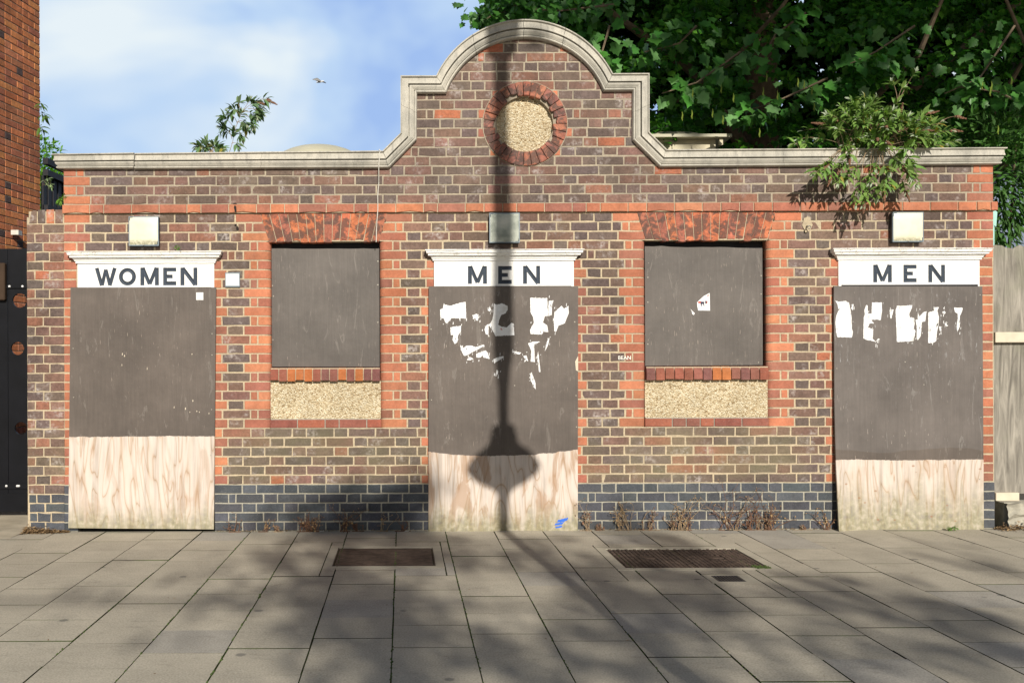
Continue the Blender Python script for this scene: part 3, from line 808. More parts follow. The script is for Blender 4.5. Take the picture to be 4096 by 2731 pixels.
for k in range(4): q = (k+1) % 4; dm.face([a[k], a[q], b[q], b[k]])
d2 = dm.build('roof_dome', [M['dome']], bld); d2['label'] = 'flat dome with square flange right of the gable'
up = MB(); up.box(cx-.36, cx+.34, cy-.4, cy+.4, 2.721, zf-.006); up.box(cx+.36, cx+.39, cy-.46, cy-.43, zf-.07, zf+.03)
up.build('dome_upstand', [m_simple('cream_upstand', (.55,.5,.36), .6)], d2)
# hole with rusty bracket, patches, painted word
hm_ = m_simple('dark_hole', (.022,.018,.016), .95, .5, 80)
for dx, dy, w, h in ((541, 469, 11, 4), (542, 481, 7, 20), (541, 517, 6, 7), (545, 525, 8, 12)):
    hp = MB(); x, z = W(dx, dy); n = 9
    hp.poly([(x + math.cos(2*math.pi*k/n)*w*S/2*R.uniform(.6, 1.15), -.004 if dy > 490 else -.0295, z + math.sin(2*math.pi*k/n)*h*S/2*R.uniform(.6, 1.15)) for k in range(n)])
    hp.build('wall_hole', [hm_], bld)
mp = MB(); x, z = W(1852, 517); n = 14
mp.poly([(x + math.cos(2*math.pi*k/n)*.045*R.uniform(.6, 1.2), -.005, z + math.sin(2*math.pi*k/n)*.07*R.uniform(.6, 1.15)) for k in range(n)])
mo = mp.build('mortar_patch', [M['mortar']], bld)
eb = MB(); eb.tube([(x, -.004, z-.01), (x, -.05, z-.012)], .006, 6); eb.tube([(x + .012*math.cos(t), -.055, z-.025+.014*math.sin(t)) for t in [k*math.pi/5 for k in range(11)]], .004, 5)
eb.build('eye_bolt', [M['steel']], mo)
def word(txt, dx0, dx1, dyb, y, mat_, parent, nm, extr=.0006):
    cu = bpy.data.curves.new('txt', 'FONT'); cu.body = txt; cu.size = 1; cu.extrude = .0; cu.offset = .012; cu.resolution_u = 3
    o = bpy.data.objects.new('txt', cu); COL.objects.link(o)
    dg = bpy.context.evaluated_depsgraph_get(); dg.update(); me = bpy.data.meshes.new_from_object(o.evaluated_get(dg))
    bpy.data.objects.remove(o, do_unlink=True)
    xs = [v.co.x for v in me.vertices]; x0, zb = W(dx0, dyb, y); x1, _ = W(dx1, dyb, y); k = (x1-x0)/(max(xs)-min(xs))
    mn = min(xs)
    for v in me.vertices: v.co = (x0 + (v.co.x-mn)*k, y, zb + v.co.y*k)
    me.materials.clear(); me.materials.append(mat_); q = bpy.data.objects.new(nm, me); COL.objects.link(q); attach(q, parent); return q
q = word('BEAN', 1420, 1449, 825.5, -.008, M['whitemark'], bld, 'painted_word'); q['label'] = 'small white handwritten word BEAN on an orange brick'
# ------------------------------------------------------------------ door boards
def jag(P, amp, step=.006):
    out = []
    n = len(P)
    for i in range(n):
        a, b = Vector(P[i]), Vector(P[(i+1) % n]); L = (b-a).length; k = max(1, int(L/step))
        for t in range(k):
            p = a.lerp(b, t/k)
            out.append((p.x + R.uniform(-amp, amp)*.7, p.y + R.uniform(-amp, amp)*1.2) if t else (p.x, p.y))
    return out
def tri_poly(mb, pts2, y, m=0, c=(1,1,1), yfun=None):
    from mathutils.geometry import tessellate_polygon
    tr = tessellate_polygon([[Vector((a, b, 0)) for a, b in pts2]])
    f = mb.vs([(a, (yfun(a, b) if yfun else y), b) for a, b in pts2])
    for t in tr: mb.face([f[k] for k in t], m, c)
def screws(parent, pts, y, r=.0045, mat_='steel'):
    for dx, dy in pts:
        mb = MB(); x, z = W(dx, dy, y)
        mb.tube([(x, y+.002, z), (x, y-.0015, z)], r, 8); mb.build('screw', [M[mat_]], parent)
def board(name_label, tl, tr, br, bl, yf, mat_, bend=None, group='painted plywood boards over the doorways', cat='boarded door', nm='door_board', thick=.018, topjag=0):
    c0 = V3(*bl, yf); root = thing(nm, name_label, cat, ((V3(*bl, yf)+V3(*br, yf))/2 + Vector((0, .01, 0))), group)
    mb = MB(); NX, NZ = 14, 22
    A, B, C, D = [V3(*p, yf) for p in (tl, tr, br, bl)]
    gv = {}
    tj = [R.uniform(-topjag, topjag) for _ in range(NX+1)]
    for i in range(NX+1):
        for j in range(NZ+1):
            u, v = i/NX, j/NZ
            p = (A*(1-u) + B*u)*(1-v) + (D*(1-u) + C*u)*v
            y = p.y + (bend(u, v) if bend else 0)
            z = p.z + (tj[i] if j == 0 else 0)
            gv[i, j] = mb.vs([(p.x, y, z)])[0]; gv[i, j, 1] = mb.vs([(p.x, y+thick, z)])[0]
    for i in range(NX):
        for j in range(NZ):
            mb.face([gv[i, j+1], gv[i+1, j+1], gv[i+1, j], gv[i, j]]); mb.face([gv[i, j, 1], gv[i+1, j, 1], gv[i+1, j+1, 1], gv[i, j+1, 1]])
    for i in range(NX):
        mb.face([gv[i, 0], gv[i+1, 0], gv[i+1, 0, 1], gv[i, 0, 1]]); mb.face([gv[i+1, NZ], gv[i, NZ], gv[i, NZ, 1], gv[i+1, NZ, 1]])
    for j in range(NZ):
        mb.face([gv[0, j+1], gv[0, j], gv[0, j, 1], gv[0, j+1, 1]]); mb.face([gv[NX, j], gv[NX, j+1], gv[NX, j+1, 1], gv[NX, j, 1]])
    mb.build('plywood_panel', [mat_], root, smooth=False)
    return root
G3 = 'painted plywood boards over the doorways'
YB = -.034
b1 = board('brown painted plywood board over the WOMEN doorway with bare lower third', (162, 660), (496, 660), (491, 1215), (157, 1212), YB, M['ply1'])
b2 = board('brown painted plywood board under the middle MEN sign, with torn white posters and blue paint marks', (985, 657.5), (1328, 657.5), (1327, 1220), (984, 1220), YB, M['ply2'])
def bend3(u, v):
    return -.075*max(0, 1-u*3.2)**2*max(0, (v-.45)/.55)**1.6
b3 = board('brown painted plywood board under the right-hand MEN sign, curling away from the wall at its lower left', (1915.5, 657), (2256.5, 657.5), (2260, 1219), (1918, 1220), YB, M['ply3'], bend3)
# battens behind the boards close the openings
for root, (a, b) in ((b1, o1), (b2, o2), (b3, o3)):
    mb = MB(); mb.box(a-.0, b+.0, .05, .08, .0, 2.02); mb.build('backing_board', [M['black_wood']], root)
    mb = MB()
    for zz in (.55, 1.2, 1.9): mb.box(a+.02, b-.02, YB+.0185, .049, zz, zz+.06)
    mb.box(a+.02, a+.06, YB+.0186, .0485, .62, 1.19); mb.box(b-.06, b-.02, YB+.0186, .0485, .05, 1.9)
    mb.build('batten', [M['black_wood']], root)
screws(b1, [(487, 766), (487, 815), (486, 940), (168, 800), (169, 912), (170, 1060), (484, 1045)], YB)
screws(b2, [(1124, 772), (1320, 739), (990, 756), (991, 918), (1323, 908), (1182, 885), (990, 1062), (1324, 980)], YB)
screws(b3, [(1922, 846), (2251, 677), (2252, 845), (2253, 958), (2079, 831), (2122, 883), (2078, 1000), (2250, 1100)], YB)
def poster(P, fx, fy, root, label, m='paper', y=YB-.0016, amp=.0022, nm='torn_poster'):
    pts = [W(fx[0] + fx[1]*a, fy[0] + fy[1]*b, y) for a, b in P]
    mb = MB(); pj = jag(pts, amp); tri_poly(mb, pj, y); n = len(pj)
    fr = mb.vs([(a, y, b) for a, b in pj]); bk_ = mb.vs([(a, y+.001, b) for a, b in pj])
    for k in range(n): q = (k+1) % n; mb.face([fr[k], fr[q], bk_[q], bk_[k]])
    # small shreds left on the board near the edges
    for _ in range(5):
        a, b = R.choice(pj); a += R.uniform(-.02, .02); b += R.uniform(-.035, .035); w, h = R.uniform(.0015, .004), R.uniform(.004, .014)
        mb.poly([(a-w, y, b-h), (a+w*.6, y, b-h*.7), (a+w, y, b+h), (a-w*.4, y, b+h*.8)])
    o = mb.build(nm, [M[m]], root)
    if label: o['label'] = label
    return o
FX, FY = (947.5, .18312), (689.1, .18312)
MIDP = [([(345,120),(385,100),(390,40),(410,60),(480,70),(580,40),(665,20),(672,180),(668,235),(600,225),(600,270),(580,225),(490,225),(430,295),(410,280),(395,235),(350,215)], 'ragged oblong poster scrap at the upper left'),
 ([(760,190),(800,170),(828,180),(820,260),(800,255),(785,225),(757,240)], None), ([(942,95),(975,90),(985,130),(965,145),(945,130)], None),
 ([(1020,40),(1060,60),(1120,40),(1190,70),(1195,120),(1160,170),(1110,190),(1090,240),(1075,310),(1110,330),(1180,345),(1240,285),(1270,300),(1278,440),(1160,445),(1040,450),(1000,370),(955,310),(1000,250),(1015,180)], 'torn poster scrap in the pole shadow'),
 ([(905,330),(955,300),(950,430),(920,430),(905,380)], None), ([(475,340),(608,320),(605,400),(570,440),(560,530),(530,550),(500,500),(515,440),(480,440)], None),
 ([(600,560),(640,600),(680,570),(740,570),(790,590),(895,555),(890,580),(660,700),(640,690),(605,620)], 'wedge shaped poster scrap left of the shadow'),
 ([(800,670),(920,630),(950,680),(968,735),(890,720),(880,690),(845,720),(800,720)], None), ([(720,710),(770,740),(720,755),(680,750)], None),
 ([(1015,740),(1060,720),(1135,700),(1145,720),(1060,770),(1025,795)], None),
 ([(1475,-30),(1690,-25),(1700,195),(1660,205),(1635,280),(1690,320),(1705,400),(1640,395),(1620,430),(1480,425),(1475,370),(1520,290),(1515,220),(1480,150)], 'largest torn poster scrap at the upper right'),
 ([(1710,10),(1770,5),(1750,60),(1745,190),(1705,200),(1705,90)], None),
 ([(1780,150),(1870,70),(1900,110),(1955,70),(1960,160),(1910,290),(1830,320),(1800,400),(1780,390),(1772,280)], 'streaky poster scrap at the far right'),
 ([(1450,540),(1510,520),(1600,520),(1520,560),(1530,640),(1535,775),(1480,770),(1490,640)], None), ([(1390,700),(1430,690),(1450,765),(1410,740)], None),
 ([(1575,640),(1590,760),(1605,900),(1585,900),(1565,700)], None), ([(1475,920),(1495,900),(1540,1030),(1545,1120),(1510,1070),(1480,990)], None),
 ([(1240,640),(1280,640),(1365,660),(1340,680),(1290,665)], None), ([(1055,870),(1075,890),(1065,940),(1050,910)], None), ([(1660,640),(1680,530),(1720,470),(1700,560)], None)]
for P, l in MIDP: poster(P, FX, FY, b2, l)
word('9:', 947.5+.18312*1103, 947.5+.18312*1130, 689.1+.18312*380, YB-.0024, M['sticker_red'], b2, 'poster_print')
mb = MB(); pts = [W(947.5+.18312*a, 689.1+.18312*b, YB-.002) for a, b in [(2040,770),(2077,700),(2078,890),(2050,880)]]; mb.poly([(a, YB-.002, b) for a, b in pts]); mb.build('chipped_edge', [M['cream_wood']], b2)
FX3, FY3 = (1894.9, .1587), (660.4, .1587)
RP = [([(145,190),(200,205),(300,190),(350,220),(370,330),(385,440),(390,600),(405,640),(390,720),(180,715),(160,640),(150,500),(165,400),(200,320),(175,230)], 'tall poster scrap at the left edge'),
 ([(395,240),(415,240),(400,330),(380,300)], None),
 ([(680,215),(820,215),(825,330),(805,470),(760,460),(670,465),(710,520),(650,515),(620,580),(700,600),(690,740),(740,790),(720,780),(665,765),(600,755),(555,735),(560,440),(575,390),(570,320),(600,250),(618,260),(620,370),(675,380)], 'branching poster scrap, second from the left'),
 ([(725,795),(770,735),(795,745),(740,780)], None), ([(935,320),(995,315),(960,450),(945,440)], None),
 ([(1040,265),(1265,255),(1260,290),(1220,370),(1225,430),(1290,440),(1300,520),(1280,600),(1310,620),(1300,700),(1270,775),(1040,785),(1030,500),(1022,330)], 'broadest poster scrap in the middle of the row'),
 ([(1310,470),(1343,460),(1345,360),(1365,420),(1420,360),(1470,340),(1450,490),(1400,500),(1390,640),(1385,700),(1345,760),(1325,740),(1330,600),(1320,520)], None),
 ([(1495,360),(1580,335),(1585,285),(1650,280),(1625,330),(1650,430),(1640,560),(1615,680),(1610,770),(1560,800),(1495,800)], 'narrow poster scrap right of the broad one'),
 ([(1870,290),(1990,290),(1990,320),(1950,420),(1950,560),(1915,640),(1905,560),(1925,440),(1920,380),(1880,350)], 'Y shaped poster scrap at the right'),
 ([(1700,345),(1730,335),(1750,360),(1730,385),(1705,375)], None), ([(1730,510),(1775,510),(1780,555),(1750,560)], None), ([(1650,560),(1675,560),(1685,620),(1660,625)], None)]
for P, l in RP: poster(P, FX3, FY3, b3, l)
mb = MB()
for P in ([(1282,1193),(1305,1188),(1303,1194),(1294,1198),(1279,1199)], [(1276,1201),(1296,1198),(1290,1204),(1274,1206)], [(1275,1209),(1290,1206),(1292,1210),(1278,1212.5)]):
    tri_poly(mb, jag([W(a, b, YB-.0014) for a, b in P], .002), YB-.0014)
q = mb.build('blue_paint_mark', [M['bluepaint']], b2)
mb = MB(); x0, z1 = W(450.5, 671.5, YB-.002); x1, z0 = W(467, 689, YB-.002); mb.box(x0, x1, YB-.002, YB-.0005, z0, z1)
q = mb.build('sticker', [M['paper']], b1); q['label'] = 'small square white sticker'
# chips of old paint on the left board
mb = MB()
for dx, dy in [(452,944),(458,946),(480,949),(426,938),(281,813),(286,817),(441,813),(280,838),(338,846),(443,920),(400,935),(436,946)]:
    x, z = W(dx, dy, YB-.0012); w, h = R.uniform(.002,.004), R.uniform(.004,.011); mb.poly([(x-w, YB-.0012, z-h), (x+w, YB-.0012, z-h*.6), (x+w*.7, YB-.0012, z+h), (x-w*.8, YB-.0012, z+h*.7)])
mb.build('paint_chips', [M['cream_wood']], b1)
# ------------------------------------------------------------------ window boards
GW = 'painted boards in the window openings'; YW = .072
wb1 = board('dark taupe board filling the left window between the WOMEN and middle MEN doors', (621, 571), (871, 571), (872, 842), (622, 842), YW, M['wboard'], group=GW, cat='boarded window', nm='window_board', thick=.016, topjag=.002)
wb2 = board('dark taupe board with triangular sticker filling the right window', (1481, 565), (1751, 569), (1752, 838), (1482, 840), YW-.02, M['wboard'], group=GW, cat='boarded window', nm='window_board', thick=.016, topjag=.006)
screws(wb1, [(868, 600), (868, 654), (626, 656), (628, 680), (868, 740), (627, 780)], YW)
screws(wb2, [(1488, 637), (1488, 694), (1748, 633), (1748, 675), (1742, 832), (1488, 790)], YW-.02)
mb = MB(); ys = YW-.0225
P = [W(a, b, ys) for a, b in [(1630,672.5),(1616,680),(1601,694),(1601.5,703),(1603.5,713),(1631,713.5)]]; tri_poly(mb, P, ys)
st = mb.build('sticker', [M['paper']], wb2); st['label'] = 'white sticker with a folded corner and a small dark animal shape'
def blob(mb, pts, y, m=0): tri_poly(mb, [W(1320.7+.29297*a, 287.1+.29297*b, y) for a, b in pts], y, m)
mb = MB(); blob(mb, [(980,1383),(1015,1385),(1012,1400),(1016,1418),(1010,1420),(1004,1402),(995,1402),(994,1420),(988,1420),(984,1400)], ys-.0008); blob(mb, [(1020,1380),(1030,1375),(1032,1400),(1022,1402)], ys-.0008)
mb.build('sticker_print', [M['sticker_dark']], wb2)
mb = MB(); blob(mb, [(962,1385),(985,1381),(986,1394),(970,1398)], ys-.001); blob(mb, [(1030,1378),(1041,1388),(1032,1400)], ys-.001); blob(mb, [(1040,1330),(1049,1327),(1046,1342),(1038,1345)], ys-.001)
mb.build('sticker_print', [M['sticker_red']], wb2)
mb = MB(); blob(mb, [(905,1440),(925,1462),(940,1475),(930,1490),(918,1480),(915,1460)], ys-.0006); mb.build('scratch', [M['paper']], wb2)
# behind the window boards only the black recess sheet shows
# ------------------------------------------------------------------ wall lights
def wall_light(dx0, dx1, dy0, dy1, lens, label):
    yf = -.066; x0, z1 = W(dx0, dy0, yf); x1, z0 = W(dx1, dy1, yf)
    t = thing('wall_light', label, 'wall light', ((x0+x1)/2, -.03, z0), 'square bulkhead lights above the doors')
    mb = MB(); mb.bbox(x0+.002, x1-.002, -.045, -.004, z0-.004, z1-.001, 0, (1,1,1), .004); mb.build('housing', [M['black_plastic']], t)
    mb = MB(); f = .011
    mb.box(x0, x1, yf+.004, -.0455, z0, z0+f); mb.box(x0, x1, yf+.004, -.0455, z1-f, z1); mb.box(x0, x0+f, yf+.004, -.0455, z0+f, z1-f); mb.box(x1-f, x1, yf+.004, -.0455, z0+f, z1-f)
    mb.build('frame', [M['frame_grey']], t)
    mb = MB(); g = .007; NX = 8; ids = {}
    for i in range(NX+1):
        for j in range(NX+1):
            u, v = i/NX, j/NX; e = (1-(2*u-1)**6)*(1-(2*v-1)**6)
            ids[i, j] = mb.vs([(lin(x0+g, x1-g, u), yf+.004-.010*e, lin(z0+g, z1-g, v))])[0]
    for i in range(NX):
        for j in range(NX): mb.face([ids[i, j], ids[i+1, j], ids[i+1, j+1], ids[i, j+1]])
    mb.build('lens', [lens], t, smooth=True)
    mb = MB(); xm = (x0+x1)/2; mb.tube([(xm, yf+.002, z0+f*.7), (xm, yf-.004, z0+f*.7)], .005, 8); mb.build('screw', [M['steel']], t)
wall_light(295, 364, 497, 564, M['lens_cream'], 'square cream bulkhead light above the WOMEN doorway')
wall_light(1124, 1194, 489, 557, M['lens_clear'], 'square bulkhead light with grey prismatic glass above the middle doorway')
wall_light(2051, 2122, 487, 555, M['lens_cream'], 'square cream bulkhead light above the right-hand doorway')
# plaque
yp = -.016; x0, z1 = W(517, 626, yp); x1, z0 = W(551, 659, yp)
t = thing('wall_plaque', 'small framed white notice screwed to the wall right of the WOMEN doorway', 'notice', ((x0+x1)/2, -.01, z0))
mb = MB(); mb.bbox(x0, x1, yp, -.005, z0, z1, 0, (1,1,1), .002); mb.build('frame', [M['frame_grey']], t)
mb = MB(); mb.box(x0+.006, x1-.006, yp-.002, yp-.0005, z0+.011, z1-.011); mb.build('notice_sheet', [M['paper']], t)
mb = MB()
for k in range(5): xa = x0+.02+R.random()*.05; zz = z0+.02+k*.015; mb.box(xa, xa+R.uniform(.008,.03), yp-.003, yp-.0022, zz, zz+.002)
mb.build('faded_print', [m_simple('faded_grey', (.5,.5,.52))], t)
# hanging wire
mb = MB(); pts = []
for dx, dy in [(870.5,343),(873,346),(872,352),(870,380),(870,420),(867.5,450),(868,480),(866,505),(864.5,530),(864,556)]:
    y = -.085 if dy < 386 else -.04; pts.append(V3(dx, dy, y))
mb.tube(pts, .0035, 6); o = mb.build('hanging_wire', [M['cable']], origin=tuple(pts[0])); tag(o, 'thin white wire dangling from the stone coping over the left window arch', 'wire')
# ------------------------------------------------------------------ left pier
pr_ = MB(); px0, px1 = X_(61, 800, .02), XL-.004; YP = .022
pr_.box(px0+.004, px1-.002, YP+.004, .34, -.05, 34*PITCH-.02, 2)
for k in range(33):
    z0, z1 = k*PITCH, (k+1)*PITCH; A = k % 2
    lean = .022*max(0, (6-k)/6)
    mt = 1 if k < 4 else 0; cf = (lambda: jc(R.choice(BLUE))) if k < 4 else (lambda: dcol(.3, .02))
    a = px0+lean
    if A: ws = [.065, .1125, .115]
    else: ws = [.135, .1725]
    tot = sum(ws); x = a
    for w in ws:
        ww = w*(px1-a)/tot; brick(pr_, x+.005, x+ww-.005, z0+.005, z1-.005, mt, cf(), YP, j=.003); x += ww
z0, z1 = 33*PITCH, 33*PITCH+.115
for i in range(4):
    a, b = px0+.018+i*.07, px0+.018+(i+1)*.07; 
    P = [(a+.004, z0+.005), (b-.004, z0+.005), (b-.004, z1+R.uniform(-.004,.004)), (a+.004+(.02 if i == 0 else 0), z1-(.01 if i == 0 else 0))]
    prism(pr_, P, YP, .3, 0, jc((.40,.15,.075)) if i == 2 else dcol(0, 0))
pr_.box(px0+.02, px1-.002, YP+.004, .33, 34*PITCH-.021, z1-.012, 2)
o = pr_.build('brick_pier', [M['dark'], M['blue'], M['mortar']], origin=((px0+px1)/2, .15, 0)); tag(o, 'narrow brown brick pier with brick-on-edge top at the left end of the block', 'brick pier')
# ------------------------------------------------------------------ neighbouring building (flank wall running back)
fl = MB(); A_ = Vector((-4.06, 3.10)); D_ = Vector((-.185, -.983)).normalized(); Nn = Vector((-D_.y, D_.x))
if Nn.x < 0: Nn = -Nn
def fp(u, dd, z): p = A_ + D_*u + Nn*dd; return (p.x, p.y, z)
FP = .0745
FCOL = [(.46,.16,.07),(.52,.19,.08),(.42,.15,.07),(.36,.13,.075),(.55,.22,.085),(.44,.17,.09)]
UL = 3.4; nrow = int(6.6/FP)
for k in range(nrow):
    z0, z1 = k*FP, (k+1)*FP
    u = 0; i = k % 2
    while u < UL:
        w = .2225 if i % 2 else .1125; i += 1
        if R.random() < .15: w = .1125
        ue = min(u+w, UL); c = jc(R.choice(FCOL), .14)
        if w < .2 and R.random() < .09: c = jc((.085,.06,.06))
        a, b = u+(.005 if u else -.0), ue-.005; j = [R.uniform(-.002, .002) for _ in range(5)]
        f = fl.vs([fp(a+.003, .0+j[0], z0+.008), fp(b-.003, j[1]*.5, z0+.008), fp(b-.003, j[1]*.5, z1-.008), fp(a+.003, j[0], z1-.008)])
        g = fl.vs([fp(a, -.004, z0+.005), fp(b, -.004, z0+.005), fp(b, -.004, z1-.005), fp(a, -.004, z1-.005)])
        h = fl.vs([fp(a, -.02, z0+.005), fp(b, -.02, z0+.005), fp(b, -.02, z1-.005), fp(a, -.02, z1-.005)])
        fl.face(f, 0, c)
        for q in range(4): r = (q+1) % 4; fl.face([f[q], g[q], g[r], f[r]], 0, c); fl.face([g[q], h[q], h[r], g[r]], 0, c)
        u = ue
c8 = [fp(.002, -.006, 0), fp(UL, -.006, 0), fp(UL, -3.5, 0), fp(.002, -3.5, 0)]
lo = fl.vs(c8); hi = fl.vs([(a, b, nrow*FP) for a, b, c in c8]); fl.face(hi, 1)
for q in range(4): r = (q+1) % 4; fl.face([lo[q], lo[r], hi[r], hi[q]], 1, (1,1,1))
nb = thing('neighbouring_building', 'tall orange brick building whose side wall rises at the left edge of the photo', 'building', (-4.3, 1.5, 0))
fl.build('side_wall', [M['flank'], M['mortar_up']], nb)
mb = MB(); mb.tube([fp(3.0, .02, 2.63), fp(1.3, .015, 2.60), fp(.95, .02, 2.585), fp(.75, .02, 2.50), fp(.45, .02, 2.475), fp(.2, .02, 2.46)], .012, 6); o = mb.build('wall_cable', [M['cable']], nb)
mb = MB(); i = fp(.55, .03, 2.68); mb.box(i[0]-.02, i[0]+.06, i[1]-.05, i[1]+.05, 2.72, 2.77); mb.build('bracket', [M['cable']], nb)
mb = MB(); mb.tube([fp(u_, .003, 2.36 + .02*math.sin(u_*9)-u_*.0) for u_ in [0, .2, .4, .6, .8, 1, 1.3, 1.6]], .007, 5); mb.build('wall_crack', [M['black_wood']], nb)
# plants sprouting from that wall are made below
# ------------------------------------------------------------------ black gate
def gate():
    import bmesh
    y = .62; k = (DW+y)
    def q(dx, dy): return W(dx, dy, y)
    t = thing('black_gate', 'black painted timber gate with round holes at the left edge of the photo', 'gate', (-3.9, y, 0))
    xr, zt = q(63.5, 571); _, zb = q(60, 1166); xl = -4.6
    bm = bmesh.new()
    def loop(pts): 
        vs = [bm.verts.new((a, y, b)) for a, b in pts]
        return [bm.edges.new((vs[i], vs[(i+1) % len(vs)])) for i in range(len(vs))]
    xs = q(18, 700)[0]
    ed = loop([(xs+.002, zb), (xr, zb), (xr, zt), (xs+.002, zt)])
    for dx, dy, r in ((45, 690, 16.5), (40, 800, 15), (48, 983, 14.5)):
        cx, cz = q(dx, dy); rr = r/FD*k
        pts = [(min(cx + rr*math.cos(a), xr-.004), cz + rr*math.sin(a)) for a in [2*math.pi*i/28 for i in range(28)]]
        ed += loop(pts)
    bmesh.ops.remove_doubles(bm, verts=bm.verts, dist=1e-5)
    bmesh.ops.triangle_fill(bm, use_beauty=True, edges=bm.edges[:])
    ret_ = bmesh.ops.extrude_face_region(bm, geom=bm.faces[:])
    bmesh.ops.translate(bm, verts=[v for v in ret_['geom'] if isinstance(v, bmesh.types.BMVert)], vec=(0, .022, 0))
    bmesh.ops.recalc_face_normals(bm, faces=bm.faces)
    me = bpy.data.meshes.new('gate_board'); bm.to_mesh(me); bm.free(); me.materials.append(M['black_gate'])
    o = bpy.data.objects.new('gate_board', me); COL.objects.link(o); attach(o, t)
    mb = MB(); mb.box(xl, xs-.002, y, y+.022, zb, zt); mb.build('gate_board', [M['black_gate']], t)
    for d0, d1 in ((655, 662), (1110, 1122)):
        mb = MB(); za = q(0, d0)[1]; zc = q(0, d1)[1]; mb.box(xl, xr-.002, y-.014, y-.0005, zc, za); mb.build('gate_rail', [M['black_gate']], t)
    mb = MB(); mb.box(xl, xr-.002, y-.006, y-.0004, zb-.03, q(0, 1132)[1]); mb.build('gate_kick_board', [M['black_gate']], t)
    for dx, dy in ((23, 658), (53, 658), (41, 1115), (89*.5, 1115), (16, 1115)):
        a, b = q(dx, dy); mb = MB(); mb.tube([(a, y-.014, b), (a, y-.022, b)], [.011, .006], 8); mb.build('bolt', [M['paper']], t)
    mb = MB(); a, b = q(8, 605); _, c = q(8, 690); mb.bbox(a-.04, a+.03, y-.05, y-.001, c, b, 0, (1,1,1), .008); mb.build('post_end', [m_simple('raw_brown_wood', (.05,.03,.018), .8)], t)
gate()
mb = MB(); a = mb.vs([(-6.5, -.3, .002), (-3.05, -.3, .002), (-3.02, .02, .012), (-3.02, 3.6, .10), (-6.5, 3.6, .10)]); mb.face(a)
o = mb.build('gate_ramp', [M['conc_light']]); tag(o, kind='structure'); o.name = 'path'
# fence and trees behind the alley
t = thing('dark_fence', 'black stained timber fence seen in the gap behind the pier', 'fence', (-4.0, 3.9, 0))
mb = MB(); fa = Vector((-4.075, 3.16)); fb = Vector((-3.90, 5.2)); ztp = W(92, 392, 3.16)[1]
nb_ = 16
for i in range(nb_):
    p = fa.lerp(fb, i/nb_); q = fa.lerp(fb, (i+.94)/nb_); mb.box(min(p.x, q.x), max(p.x, q.x)+.02, p.y, q.y, .3, ztp-.06+R.uniform(-.01,.01))
mb.build('fence_board', [M['black_wood']], t)
for zz in (ztp-.02, ztp-.42, ztp-.95, ztp+.11):
    mb = MB(); o4 = [(fa.x+.02, fa.y), (fa.x+.08, fa.y), (fb.x+.08, fb.y), (fb.x+.02, fb.y)]; i0 = mb.vs([(a, b, zz-.035) for a, b in o4]); i1 = mb.vs([(a, b, zz+.035) for a, b in o4]); mb.face(i1); mb.face(i0[::-1])
    for k in range(4): r = (k+1) % 4; mb.face([i0[k], i0[r], i1[r], i1[k]])
    mb.build('fence_rail', [M['black_wood']], t)
# ------------------------------------------------------------------ right hoarding
t = thing('timber_hoarding', 'grey weathered plywood hoarding with cream rails at the right edge of the photo', 'hoarding', (5.3, .3, 0))
mb = MB(); yh = .22; x0 = X_(2277, 700, yh); zt = W(2300, 568, yh)[1]; zb = W(2300, 1133, yh)[1]
top = [(x0 + i*.03, zt + R.uniform(-.008, .012) + .012*math.sin(i*.9)) for i in range(46)]
for (a, b), (c, d) in zip(top, top[1:]):
    mb.poly([(a, yh, zb), (c, yh, zb), (c, yh, d), (a, yh, b)]); mb.poly([(c, yh+.02, zb), (a, yh+.02, zb), (a, yh+.02, b), (c, yh+.02, d)]); mb.poly([(a, yh, b), (c, yh, d), (c, yh+.02, d), (a, yh+.02, b)])
mb.build('plywood_sheet', [M['hoard']], t)
for d0, d1, xe in ((762.5, 786.5, 6.2), (1131, 1152, X_(2341, 1140, yh-.04))):
    mb = MB(); z1 = W(2300, d0, yh-.04)[1]; z0 = W(2300, d1, yh-.04)[1]; mb.bbox(x0+.006, xe, yh-.045, yh-.001, z0, z1, 0, (1,1,1), .004); mb.build('rail', [M['cream_wood']], t)
mb = MB(); mb.box(x0+.9, x0+.98, yh+.021, yh+.1, 0, zt-.1); mb.build('post', [M['hoard']], t)
# rubble plinth below
mb = MB(); NX, NZ = 26, 10; ids = {}
for i in range(NX+1):
    for j in range(NZ+1):
        u, v = i/NX, j/NZ; x = x0-.005+u*1.3; z = W(2300, 1154, .05)[1]*(.98+.0*u)*min(1, v*1.45) ; y = .02 + (.15*max(0, v*1.45-1)/.45 if v*1.45 > 1 else 0) + .05*(1-v)*-.6
        y += R.uniform(-.014, .014); ids[i, j] = mb.vs([(x, y, z + R.uniform(-.008, .008))])[0]
for i in range(NX):
    for j in range(NZ): mb.face([ids[i, j], ids[i+1, j], ids[i+1, j+1], ids[i, j+1]])
mb.box(x0, x0+1.3, .06, .21, 0, .2)
o = mb.build('rough_concrete_base', [m_simple('broken_concrete', (.36,.34,.28), .95, .35, 14, 1, 40)], origin=(5.3, .1, 0)); tag(o, 'broken concrete footing under the hoarding at the right edge', 'concrete footing')
